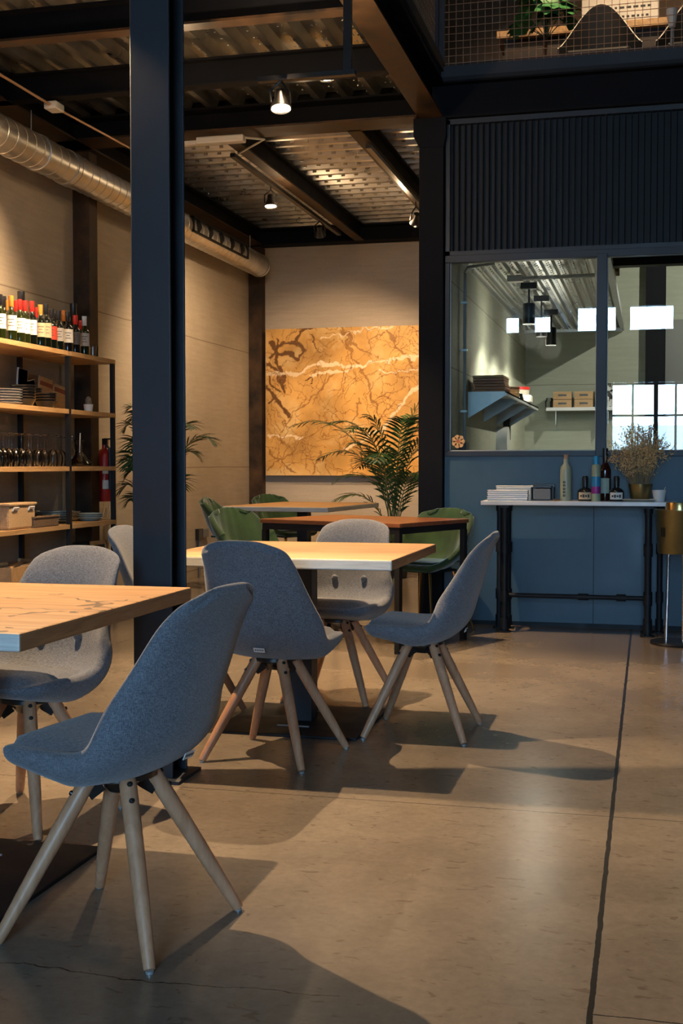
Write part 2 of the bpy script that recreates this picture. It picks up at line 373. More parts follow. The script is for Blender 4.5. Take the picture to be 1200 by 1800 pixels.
# ---- steel beams
def ibeam(mb, ax, a, b, c, z0, h=.25, w=.16, tf=.014, tw=.012):
    for mi, q in enumerate(((c-w/2, c+w/2, z0, z0+tf), (c-w/2, c+w/2, z0+h-tf, z0+h), (c-tw/2, c+tw/2, z0+tf, z0+h-tf))):
        if ax == 0: mb.box(a, b, q[0], q[1], q[2], q[3], min(mi, 1))
        else: mb.box(q[0], q[1], a, b, q[2], q[3], min(mi, 1))
    return mb
def beam(label, *a, m=BEAMM, **k): return tag(ibeam(MB(), *a, **k).build('ceiling_beam', [m, BEAMM]), label, 'beam')  # brown m puts the lit underside plus rust into colour, webs stay dark
beam('black steel cross beam nearest above the dining tables, left of the column top', 0, -4.3, -1.57, 6.345, 3.5, h=.17, w=.10, m=BROWNSTEEL)
beam('black steel cross beam next behind the nearest one, above the lit spotlight', 0, -4.3, -1.57, 7.365, 3.5, h=.17, w=.10)
beam('black steel cross beam ending at the pillar beside the kitchen window wall', 0, -4.3, -1.57, 8.46, 3.5, h=.17, w=.26, m=BROWNSTEEL)
beam('long steel beam over the kitchen window wall, under the wire railing', 0, -1.57, 5.0, 8.48, 3.5, w=.14)
beam('wide steel main beam running from overhead to the pillar, rusty underside', 1, -6, 8.4, -1.48, 3.5, w=.17, m=BROWNSTEEL)
beam('steel cross beam above the back wall with the marble panel', 0, -4.3, -1.57, 12.86, 3.5, h=.17, w=.2)
beam('steel joist over the far bay carrying the left spotlight track', 1, 8.56, 12.78, -3.02, 3.5, h=.17, w=.10, m=BROWNSTEEL)
beam('steel joist over the far bay nearest the pillar', 1, 8.56, 12.78, -2.07, 3.5, h=.17, w=.10, m=BROWNSTEEL)
beam('steel edge beam along the top of the left concrete wall', 1, -6, 12.78, -4.2, 3.5, h=.17, w=.18, m=BROWNSTEEL)
beam('steel cross beam at the top of the near column, out of frame above', 0, -4.3, -1.57, 4.04, 3.5, h=.17, w=.14)
# ---- columns
def hcol(mb, x, y, z0, z1, w=.145, t=.012, ax='y'):
    if ax == 'y': mb.box(x-w/2, x+w/2, y-w/2, y-w/2+t, z0, z1).box(x-w/2, x+w/2, y+w/2-t, y+w/2, z0, z1).box(x-.004, x+.004, y-w/2+t, y+w/2-t, z0, z1)
    else: mb.box(x-w/2, x-w/2+t, y-w/2, y+w/2, z0, z1).box(x+w/2-t, x+w/2, y-w/2, y+w/2, z0, z1).box(x-w/2+t, x+w/2-t, y-.004, y+.004, z0, z1)
    return mb
c = thing('steel_column', 'tall dark blue steel column between the two near tables', 'column', (-1.687, 4.047, 0))
hcol(MB(), 0, 0, .012, 3.5).build('shaft', NAVY, c, bevel=.003)
MB().box(-.11, .11, -.11, .11, 0, .012).build('base_plate', NAVY, c)
c = thing('steel_column', 'black steel corner pillar at the left end of the kitchen window wall', 'column', (-1.475, 8.46, 0))
MB().box(-.085, .085, -.08, .07, 0, 3.30).build('shaft', BEAMM, c, bevel=.004)
MB().prism([(-.085, 3.3), (-.125, 3.38), (-.125, 3.498), (.10, 3.498), (.10, 3.38), (.085, 3.3)], 1, -.08, .07).build('capital', BEAMM, c)
tag(MB().box(-4.3, -4.16, 8.63, 8.77, 0, 3.5).build('steel_column', BROWNSTEEL, bevel=.004), 'dark steel wall column behind the end of the bottle shelf', 'column')
tag(MB().box(-4.3, -4.15, 12.86, 13.0, 0, 3.5).build('steel_column', BROWNSTEEL, bevel=.004), 'slim dark steel column in the back corner left of the marble panel', 'column')

# ================================================================ kitchen window wall
YW = 8.44
struct('wall_kitchen_front', MB().box(-1.385, 5.0, YW, YW+.06, .03, 1.17), BLUEP)
struct('baseboard_kitchen_front', MB().box(-1.385, 5.0, YW+.01, YW+.05, 0, .03), BLK)
pn = MB()
for x in (-.36, .86): pn.box(x-.002, x+.002, YW-.0025, YW+.001, .03, 1.17)
struct('trim_1', pn, BLK)
wn = MB(); a, b = YW-.012, YW+.06
wn.box(-1.385, 5.0, a, b, 1.17, 1.207); wn.box(-1.385, 5.0, a, b, 2.51, 2.56); wn.box(-1.385, -1.352, a, b, 1.207, 2.51)
mull = (-.318, .78, 1.88, 2.98, 4.1)
for x in mull: wn.box(x-.034, x+.034, a-.02, b, 1.17, 2.53)
struct('window_2', wn, NAVY, bevel=.003)
xs = -1.352
for x in mull+(5.0,):
    struct('window_%d' % (3+(mull+(5.0,)).index(x)), MB().box(xs, x-.034, YW+.02, YW+.028, 1.207, 2.51), PANE); xs = x+.034
# beads: pale seal round the panes
bd = MB(); xs = -1.352
for x in (-.318, .78):
    bd.box(xs, x-.034, YW+.012, YW+.02, 1.207, 1.214).box(xs, xs+.006, YW+.012, YW+.02, 1.207, 2.51).box(x-.04, x-.034, YW+.012, YW+.02, 1.207, 2.51); xs = x+.034
struct('trim_2', bd, mat('seal', (.45, .46, .42), .5))
gr = thing('ribbed_grille', 'black vertical ribbed metal grille above the kitchen window', 'grille', (0, YW, 2.56))
MB().box(-1.385, 5, 0, .05, 0, .03).box(-1.385, 5, 0, .05, .9, .935).box(-1.385, -1.355, 0, .05, 0, .93).build('frame', NAVY, gr)
sl = MB(); x = -1.335
while x < 4.98: sl.box(x-.0035, x+.0035, .004, .042, .02, .92); x += .0415
sl.build('slats', BEAMM, gr)
MB().box(-1.36, 5, .046, .056, .02, .92).build('void_sheet', mat('grille_void', (.006, .006, .007), .6), gr)  # near-black sheet stands in for the dark void behind the slats

# ---- upper wire railing
def wire_rail(label, ax, a, b, c, z0=3.86, h=1.05, s=.05):
    t = thing('wire_railing', label, 'railing', (0, 0, 0))
    fr = MB(); w = MB()
    def bx(m, p, q, r0, r1, z0, z1):
        (m.box(p, q, r0, r1, z0, z1) if ax == 0 else m.box(r0, r1, p, q, z0, z1))
    bx(fr, a, b, c-.03, c+.03, z0-.1, z0); bx(fr, a, b, c-.02, c+.02, z0+h, z0+h+.04)
    n = max(1, int((b-a)/2.2))
    for i in range(n+1): p = a+(b-a)*i/n; bx(fr, p-.02, p+.02, c-.02, c+.02, z0, z0+h)
    k = a+s
    while k < b: bx(w, k-.0018, k+.0018, c-.0018, c+.0018, z0, z0+h); k += s
    k = z0+s*.5
    while k < z0+h: bx(w, a, b, c-.004, c-.0005, k-.0018, k+.0018); k += s
    fr.build('frame', NAVY, t); w.build('wire_mesh', WMETAL, t)
wire_rail('copper wire mesh railing on the upper floor above the kitchen wall', 0, -1.42, 5.0, 8.47)
wire_rail('wire mesh railing running towards the viewer above the main beam', 1, 3.0, 8.40, -1.45)
struct('trim_3', MB().box(-1.42, 5.0, 8.42, 8.55, 3.75, 3.78), BLK)

# ================================================================ kitchen interior
KD = 2.60
deck('ceiling_kitchen_low', -1.36, -.30, 8.52, 13.83, KD, 'Y', .09, .03, True, GALV, .09)
struct('trim_4', MB().box(-1.36, -.30, 13.7, 13.85, KD-.03, KD).box(-.32, -.28, 8.52, 13.85, KD-.01, KD+.06), STEEL)
tag(MB().box(-.05, .16, 13.70, 13.85, 0, 3.6).build('steel_column', BEAMM, bevel=.004), 'black steel column on the kitchen back wall seen through the glass', 'column')
tag(MB().box(.16, 1.7, 13.76, 13.85, 1.1, 2.68).build('wall_panel', mat('grey_panel', (.12, .125, .12), .5)), 'dark grey sheet panel on the kitchen back wall right of the column', 'panel')
tag(ibeam(MB(), 0, -.3, 5.0, 9.6, 2.62, h=.16, w=.12).build('ceiling_beam', [BLK, BLK]), 'black beam just inside the top of the right kitchen window', 'beam')
# wall shelf with triangular gussets
sh = thing('wall_shelf', 'steel shelf with triangular brackets on the left kitchen wall', 'shelf', (-1.36, 9.36, 1.66))
MB().box(0, .30, 0, 2.75, 0, .012).box(.288, .30, 0, 2.75, -.02, .012).build('shelf_plate', STEEL, sh)
for y in (.0, .92, 1.85, 2.70):
    MB().prism([(.004, 0), (.29, 0), (.29, -.02), (.004, -.19)], 1, y, y+.006).build('bracket', STEEL, sh)
sh2 = thing('wall_shelf', 'pale marble shelf along the kitchen back wall', 'shelf', (-1.1, 13.55, 1.70))
MB().box(0, .78, 0, .3, 0, .035).build('shelf_board', mat('pale_stone', (.6, .6, .6), .4), sh2)
for x in (.1, .66): MB().prism([(.02, 0), (.28, 0), (.28, -.02), (.02, -.15)], 0, x, x+.006).build('bracket', STEEL, sh2)
# boards stacked on the wall shelf
for k in range(6):
    q = thing('cutting_board', 'reddish wooden board, %s from the bottom, kitchen shelf stack' % ('one', 'two', 'three', 'four', 'five', 'six')[k], 'board', (-1.2+random.uniform(-.01, .01), 9.6, 1.672+k*.022), random.uniform(-.03, .03), 'boards stacked on the kitchen shelf')
    MB().box(-.12, .12, -.17, .17, 0, .02).build('board', REDW if k < 5 else CRATEW, q, bevel=.004)
    MB().box(.06, .115, -.16, .16, .005, .0215).build('pale_end', CRATEW, q)
for k in range(4):
    tag(MB().lathe([(.02, 0), (.12, 0), (.13, .02), (.12, .022), (.02, .01)], n=20).build('wooden_tray', CRATEW if k < 3 else DARKW, loc=(-1.19, 10.35, 1.672+k*.023)), ('lowest', 'second', 'third', 'topmost dark')[k]+' round wooden tray stacked on the kitchen shelf', 'tray', 'trays on the kitchen shelf')
tag(MB().lathe([(.09, 0), (.095, .01), (.08, .07), (.03, .10), (.008, .105), (.015, .12), (.0, .13)], n=20).build('glass_dome', GLASS, loc=(-1.18, 10.95, 1.672)), 'clear glass dome on the kitchen wall shelf', 'glass cover')
q = thing('food_tub', 'clear tub with a red lid at the end of the kitchen shelf', 'tub', (-1.17, 11.55, 1.672))
MB().lathe([(.06, 0), (.075, .14), (.07, .14), (.056, .01)], n=18).build('tub', mat('milky', (.5, .42, .33), .4), q); MB().lathe([(.078, .14), (.078, .165), (.06, .167)], n=18).build('lid', RED, q)
tag(MB().box(-.11, .11, -.09, .09, 0, .07).build('white_box', CREAM, loc=(-1.15, 11.2, 1.672), bevel=.01), 'low white box between dome and tub on the kitchen shelf', 'box')
for k, (x, z) in enumerate(((-.93, 0), (-.93, .09), (-.70, 0), (-.70, .09))):
    q = thing('wooden_crate', ('lower left', 'upper left', 'lower right', 'upper right')[k]+' small wooden crate on the kitchen back shelf', 'crate', (x, 13.68, 1.735+z), 0, 'small crates on the back shelf')
    MB().box(-.10, .10, -.08, -.065, 0, .085).box(-.10, .10, .065, .08, 0, .085).box(-.10, -.085, -.065, .065, 0, .085).box(.085, .10, -.065, .065, 0, .085).box(-.085, .085, -.065, .065, 0, .01).build('box', CRATEW, q)
    MB().box(-.045, .045, -.082, -.078, .035, .055).build('hand_hole', BLKPL, q)
for k, x in enumerate((-1.08, -1.03)):
    tag(MB().lathe([(.04, 0), (.045, .07), (.03, .09), (.03, .11), (0, .112)], n=14).build('spice_jar', BLKPL if k else GLASS, loc=(x, 13.66+.05*k, 1.735)), ('clear', 'dark')[k]+' jar left of the small crates on the back shelf', 'jar')
q = thing('patterned_bag', 'black and white patterned bag on the kitchen back shelf by the mullion', 'bag', (-.47, 13.68, 1.735))
m = mat('bag_pattern', (.5, .5, .5), .6); t = NT(m); t.base(t.ramp(t.noise(t.coord(), 16, 2), [(.49, (.015, .015, .015)), (.51, (.6, .6, .58))]))
MB().lathe([(.08, 0), (.11, .05), (.12, .14), (.09, .2), (.05, .22), (.06, .26), (0, .26)], n=16).build('bag', m, q)
# conduit and switch in kitchen
q = thing('conduit_pipe', 'thin grey conduit running down the left kitchen wall', 'pipe', (0, 0, 0))
MB().tube([(-1.33, 9.0, 1.27), (-1.33, 9.0, 2.45), (-1.33, 9.0, 2.53), (-1.30, 8.95, 2.56), (-1.1, 8.9, 2.57)], .011).build('pipe', STEEL, q)
for z in (1.5, 1.95, 2.3): MB().box(-1.358, -1.31, 8.985, 9.015, z, z+.015).build('clip', STEEL, q)
tag(MB().box(-1.36, -1.31, 8.96, 9.12, 1.20, 1.28).build('socket_box', GREYPL, bevel=.006), 'grey socket box at the foot of the kitchen conduit', 'socket')
q = thing('paper_dispenser', 'white rounded dispenser under the kitchen wall shelf', 'dispenser', (-1.36, 11.3, 1.2))
MB().tube([(.0, 0, .13), (.10, 0, .13)], .13, 20).build('drum', WHITE, q); MB().box(0, .12, -.13, .13, -.12, .02).build('housing', WHITE, q, bevel=.02)
tag(MB().box(-1.36, -1.30, 11.75, 11.85, 1.35, 1.65).build('wall_bracket', BLK), 'black upright bracket under the kitchen shelf', 'bracket')
# sticker on glass
q = at(805, 776, 1, YW+.018); st = MB()
st.lathe([(0, 0), (.042, 0), (.042, .001), (0, .001)], (0, 0, 0), 18, 0, Matrix.Rotation(pi/2, 3, 'X'))
for k in range(7): st.lathe([(0, 0), (.018, 0), (.018, .001), (0, .001)], (.03*cos(k*.9), 0-.002, .03*sin(k*.9)), 10, 1, Matrix.Rotation(pi/2, 3, 'X'))
tag(st.build('window_sticker', [mat('sticker_orange', (.55, .16, .04), .5), mat('sticker_cream', (.7, .4, .15), .5)], loc=q), 'round orange and brown sticker low in the left kitchen window', 'sticker')
# kitchen track with three cylinder spotlights
q = thing('light_track', 'short white lighting track with black ends under the kitchen deck', 'light track', (0, 0, 0))
k0 = at(905, 490, 2, 2.56); k1 = at(1045, 484, 2, 2.56)
MB().tube([k0, k1], .016).build('rail', CREAM, q); MB().obox(k0, .12, .06, .05).build('end_feed', CREAM, q)

ks = [at(929, 570, 1, 10.1), at(951, 592, 1, 10.9), at(968, 607, 1, 11.9)]
lamp0 = None
nm = ['left kitchen spotlight, nearest the concrete wall', 'middle kitchen spotlight partly behind the reflected window', 'lowest kitchen spotlight hanging furthest right']
def cyl_lamp(p, label):
    q = thing('spotlight', 'black cylinder '+label, 'spotlight', p, 0, 'kitchen spotlights')
    MB().lathe([(.0, .17), (.045, .17), (.05, .165), (.05, 0), (.042, 0), (.042, .02), (0, .02)], n=20).build('housing', BLKPL, q)
    MB().lathe([(0, .012), (.041, .012), (.041, .018), (0, .018)], n=20).build('bulb', KBULB, q)
    MB().tube([(0, 0, .17), (0, 0, KD-p[2])], .008).build('stem', BLKPL, q)
    MB().obox((0, 0, KD-p[2]-.03), .13, .07, .05).build('adapter', BLKPL, q)
for p, l in zip(ks, nm): cyl_lamp(tuple(p), l)
for p, w in zip(ks, (18, 18, 18)): spot(Vector(p)-Vector((0, 0, .01)), Vector(p)+Vector((.05, .4, -2)), w*2.6, 150, .6, (1, .93, .78))
spot((1.2, 11.2, 3.4), (0.2, 12.8, 1.4), 300, 150, .6, (1, .93, .8)); 
for p_, w_ in (((-.95, 10.3, 2.2), 8), ((-.95, 12.0, 2.25), 6)):
    fill_point(p_, w_); l_ = [o for o in S.objects if o.type == 'LIGHT'][-1].data; l_.color = (1, .94, .80); l_.shadow_soft_size = .12  # added fill points for kitchen walls and low deck, no lamps there
q = thing('wooden_crate', 'brown wooden crate standing on the low kitchen ceiling edge', 'crate', (-.30, 10.2, 2.66))
MB().box(-.13, .05, -.12, .12, 0, .02).box(-.13, -.12, -.12, .12, 0, .34).box(.04, .05, -.12, .12, 0, .34).box(-.12, .04, .1, .12, 0, .34).box(-.12, .04, -.12, .12, .32, .34).build('box', CRATEW, q)

# ================================================================ upper floor furniture
ZM = 3.92
struct('floor_upper', MB().box(-1.40, 5.0, 8.50, 14.9, 3.86, 3.90), DARKW)
q = thing('wooden_bench', 'long light wood counter on the upper floor behind the wire mesh', 'counter', (.1, 10.3, ZM))
MB().box(-1.40, 3.0, .3, .75, .84, .90).build('top', SHELFW, q); MB().box(-1.34, 2.9, .36, .7, 0, .84).build('front_panel', mat('dark_front', (.02, .012, .008), .6), q)
for i, (x, z) in enumerate(((-.40, 0), (.34, 0))):
    q = thing('lounge_chair', ('black curved back chair in the middle behind the wire mesh', 'black curved back chair at the right edge behind the wire mesh')[i], 'chair', (x, 9.85, ZM), 0, 'curved chairs on the upper floor')
    mb = MB(); rm = MB(); n = 20; pf = []; pb = []
    for j in range(n+1):
        s = -1+2*j/n; X = .32*s; h = .42+.36*(max(0, cos(s*pi/2))**1.3); Y = .12*s*s; pf.append((X, -Y, .12)); pf.append((X, -Y, h)); pb.append((X, -Y, h))
    vs = [(a, b+d, c) for d in (0, .035) for (a, b, c) in pf]; fs = []; N = len(pf)
    for j in range(n):
        k = 2*j
        fs += [(k, k+2, k+3, k+1), (N+k, N+k+1, N+k+3, N+k+2), (k+1, k+3, N+k+3, N+k+1), (k, N+k, N+k+2, k+2)]
    mb.add(vs, fs, 0, True).build('backrest', BLKPL, q); rm.tube([(a, b+.018, c+.004) for a, b, c in pb], .009, 6).build('rim', CREAM, q)
    MB().box(-.24, .24, -.45, -.02, .22, .30).build('seat', BLKPL, q, bevel=.02)
    for sx in (-.2, .2):
        for sy in (-.4, -.05): MB().tube([(sx, sy, .23), (sx*1.1, sy, 0)], .014, 6).build('leg', BEECH, q)
q = thing('potted_plant', 'green round leaved plant on the upper floor behind the mesh', 'plant', (-.85, 10.0, ZM))
MB().lathe([(.10, 0), (.13, .25), (.12, .25), (.09, .02)], n=18).build('pot', TERRA, q)
MB().tube([(0, 0, .2), (.01, 0, .5), (.02, 0, .75)], .018, 6).build('stem', DARKW, q)
for k in range(20):
    a = random.uniform(0, 2*pi); r = random.uniform(.05, .28); z = random.uniform(.70, 1.12)
    R = random.uniform(.11, .16); vs = [(0, 0, 0)]; M = Matrix.Rotation(a, 3, 'Z')@Matrix.Rotation(random.uniform(.7, 1.35), 3, 'Y')
    nn = 16
    for j in range(nn+1):
        t_ = -pi+2*pi*j/nn; rr = R*(1-.25*abs(cos(t_*4)))*(1 if abs(t_) < 2.8 else .5); vs.append((rr*cos(t_), rr*sin(t_), .02*cos(2*t_)))
    c0 = Vector((r*cos(a), r*sin(a)*.8, z)); V = [c0+M@Vector(v) for v in vs]; V2 = [v+Vector((0, 0, .002)) for v in V]
    lf = MB().add(V, [(0, j, j+1) for j in range(1, nn+1)], 0, True)
    lf.build('leaf', LEAF2, q)
    MB().tube([(.02, 0, .6), c0*.5+Vector((0, 0, z*.5-.05)), c0], .004, 5).build('leaf_stalk', STEMG, q)
q = thing('wall_poster', 'white notice with faint dark writing on the upper floor', 'poster', (.05, 14.88, 4.0))
q.location = at(1085, 0, 1, 12.0); q.location.z = 5.02
MB().box(-.33, .38, 0, .02, -.2, .6).build('sheet', CREAM, q)
tx = MB()
for r_ in range(7):
    x = -.2
    while x < .3: w_ = random.uniform(.02, .05); tx.box(x, x+w_, -.003, 0, .4-r_*.085, .4-r_*.085+.02); x += w_+.02
tx.build('writing', TEXTM, q)
MB().box(-.02, .02, .005, .02, -.85, -.2).build('post', BLK, q)
q = thing('table_lamp', 'small pale cone lamp near the right edge of the wire mesh', 'lamp', tuple(at(1180, 95, 1, 9.0)))
q.location.z = ZM
MB().lathe([(.045, 0), (.05, .012), (.012, .02), (.01, .28), (0, .28)], n=16).build('base', STEEL, q)
MB().lathe([(.024, .27), (.042, .39), (.038, .39), (.022, .275)], n=16).build('lamp_shade', CREAM, q)
struct('wall_upper_panel', MB().box(-4.4, 5.0, 13.0, 13.1, 3.9, 6.6), noisy('brown_panel', (.16, .11, .07), (.2, .14, .09), 4, .8))
spot((-.2, 9.3, 6.3), (.2, 10.6, 4.6), 260, 110, .5, WARM)
spot((-1.2, 8.0, 6.3), (-.6, 9.2, 4.0), 60, 110, .5, WARM)

# ================================================================ duct, conduits, tracks
q = thing('ventilation_duct', 'long round spiral metal duct along the top of the left wall', 'duct', (0, 0, 0))
DX, DZ, DR = -4.06, 3.235, .118
pts = []; rs = []
y = 2.0
while y < 12.5:
    pts += [(DX, y, DZ), (DX, y+.004, DZ), (DX, y+.012, DZ), (DX, y+.016, DZ)]; rs += [DR, DR+.003, DR+.003, DR]; y += .12
MB().tube(pts, rs, 32).build('pipe', DUCT, q, auto=16)
for y in (7.6, 8.02, 8.08, 9.95): MB().tube([(DX, y, DZ), (DX, y+.05, DZ)], DR+.008, 32).build('collar', DUCT, q)
MB().lathe([(DR, 0), (DR+.004, .02), (DR*.8, .05), (0, .06)], (DX, 12.49, DZ), 32, 0, Matrix.Rotation(-pi/2, 3, 'X')).build('end_cap', DUCT, q)
ln = MB(); 
for y in (10.4, 10.7, 11.0, 11.3, 11.6):
    ln.obox((DX+.118, y, DZ+.02), .02, .16, .10)
fr_ = MB().box(DX+.095, DX+.128, 10.25, 11.78, DZ-.055, DZ-.04).box(DX+.08, DX+.128, 10.25, 11.78, DZ+.07, DZ+.085).box(DX+.09, DX+.128, 10.25, 10.27, DZ-.05, DZ+.08).box(DX+.09, DX+.128, 11.76, 11.78, DZ-.05, DZ+.08)
fr_.build('vent_frame', BLK, q)
for k in range(5): y = 10.3+.3*k; MB().lathe([(0, 0), (.05, 0), (.055, .01), (.03, .03), (0, .03)], (DX+.105, y+.1, DZ+.015), 14, 0, Matrix.Rotation(pi/2, 3, 'Y')).build('vent_nozzle', BLK, q)
for y in (7.55, 10.3, 12.2): MB().tube([(DX, y, DZ+DR), (DX, y, 3.5)], .004, 6).build('hanger_rod', STEEL, q)
def lamp(p, aim, label, lit=True, h=.1):
    q = thing('spotlight', label, 'spotlight', tuple(p), 0, 'track spotlights over the tables')
    d = (Vector(aim)-Vector(p)).normalized(); M = d.to_track_quat('-Z', 'Y').to_matrix()
    MB().lathe([(0, .09), (.025, .09), (.03, .05), (.052, .0), (.056, -.012), (.05, -.012), (.046, .0), (.0, .02)], (0, 0, 0), 22, 0, M).build('housing', BLKPL, q)
    MB().lathe([(.0, -.004), (.045, -.004), (.045, .004), (0, .004)], (0, 0, 0), 22, 0, M).build('bulb', BULB if lit else CREAM, q)
    MB().tube([M@Vector((-.05, 0, .02)), M@Vector((-.05, 0, .09)), Vector((0, 0, .13)), Vector((0, 0, h))], .006, 6).tube([M@Vector((.05, 0, .02)), M@Vector((.05, 0, .09)), Vector((0, 0, .13))], .006, 6).build('yoke', BLKPL, q)
    return q
lamp(LAMP_B, (-1.5, 5.3, 0), 'lit black spotlight hanging centre, nearest above the middle table', h=.14)
lamp(LAMP_A, (-1.2, 2.9, 0), 'black spotlight above the nearest table', h=.4)
lamp(LAMP_C, (-1.6, 7.4, 0), 'black spotlight tucked up between the two cross beams', h=.13)
lamp(LAMP_D, (-2.9, 9.4, .2), 'lit black spotlight on the left track of the far bay', h=.16)
lamp(LAMP_E, (-2.75, 12.95, 1.75), 'small lit black spotlight beside the pillar aimed at the marble panel', h=.18)
lamp(LAMP_F, (-3.3, 12.95, 1.6), 'dark unlit spotlight at the far end of the left track', lit=False, h=.13)
lamp(LAMP_W, (-4.3, 6.7, 1.9), 'black spotlight aimed at the wine bottles, behind the column', h=.5)
tag(MB().box(-3.12, -3.08, 8.9, 12.2, 3.455, 3.485).build('light_track', BLKPL), 'black lighting track under the left far joist', 'light track')
tag(MB().box(-2.06, -2.02, 8.9, 12.4, 3.455, 3.485).build('light_track', BLKPL), 'black lighting track under the joist near the pillar', 'light track')
tag(MB().box(-2.32, -2.28, 3.4, 4.0, 3.4, 3.43).box(-2.31, -2.29, 3.99, 4.01, 3.43, 3.5).build('light_track', BLKPL), 'black lighting track above the nearest table', 'light track')
tag(MB().box(-1.95, -1.44, 5.98, 6.02, 3.06, 3.085).box(-1.50, -1.46, 5.985, 6.015, 3.08, 3.5).build('light_track', BLKPL), 'short black lighting bar hung from the main beam above the middle table', 'light track')
q = thing('emergency_light', 'flat white emergency light box under the pillar cross beam', 'light fitting', (-3.0, 8.42, 3.43))
MB().box(-.2, .16, -.04, .04, 0, .05).build('housing', CREAM, q, bevel=.01); MB().box(-.32, -.2, -.03, .03, 0, .03).build('junction', CREAM, q, bevel=.005)
q = thing('conduit_pipe', 'thin conduit along the dark left ceiling edge with a junction box', 'pipe', (0, 0, 0))
pA, pB, pC = at(-40, 107, 2, 3.46), at(95, 188, 2, 3.46), at(232, 262, 2, 3.46)
MB().tube([pA, pB, pC, (-3.7, 8.42, 3.45), (-3.32, 8.42, 3.45)], .009, 8).build('pipe', mat('copper_conduit', (.5, .3, .18), .4, .5), q)
MB().obox(pB, .09, .12, .05).build('junction_box', CREAM, q, bevel=.008)
tag(MB().tube([(-2.83, 8.42, 3.46), (-2.75, 8.6, 3.49), (-3.07, 8.95, 3.49), (-3.07, 9.0, 3.49)], .008).build('conduit_pipe', CREAM), 'white cable from the emergency light to the left track', 'cable')

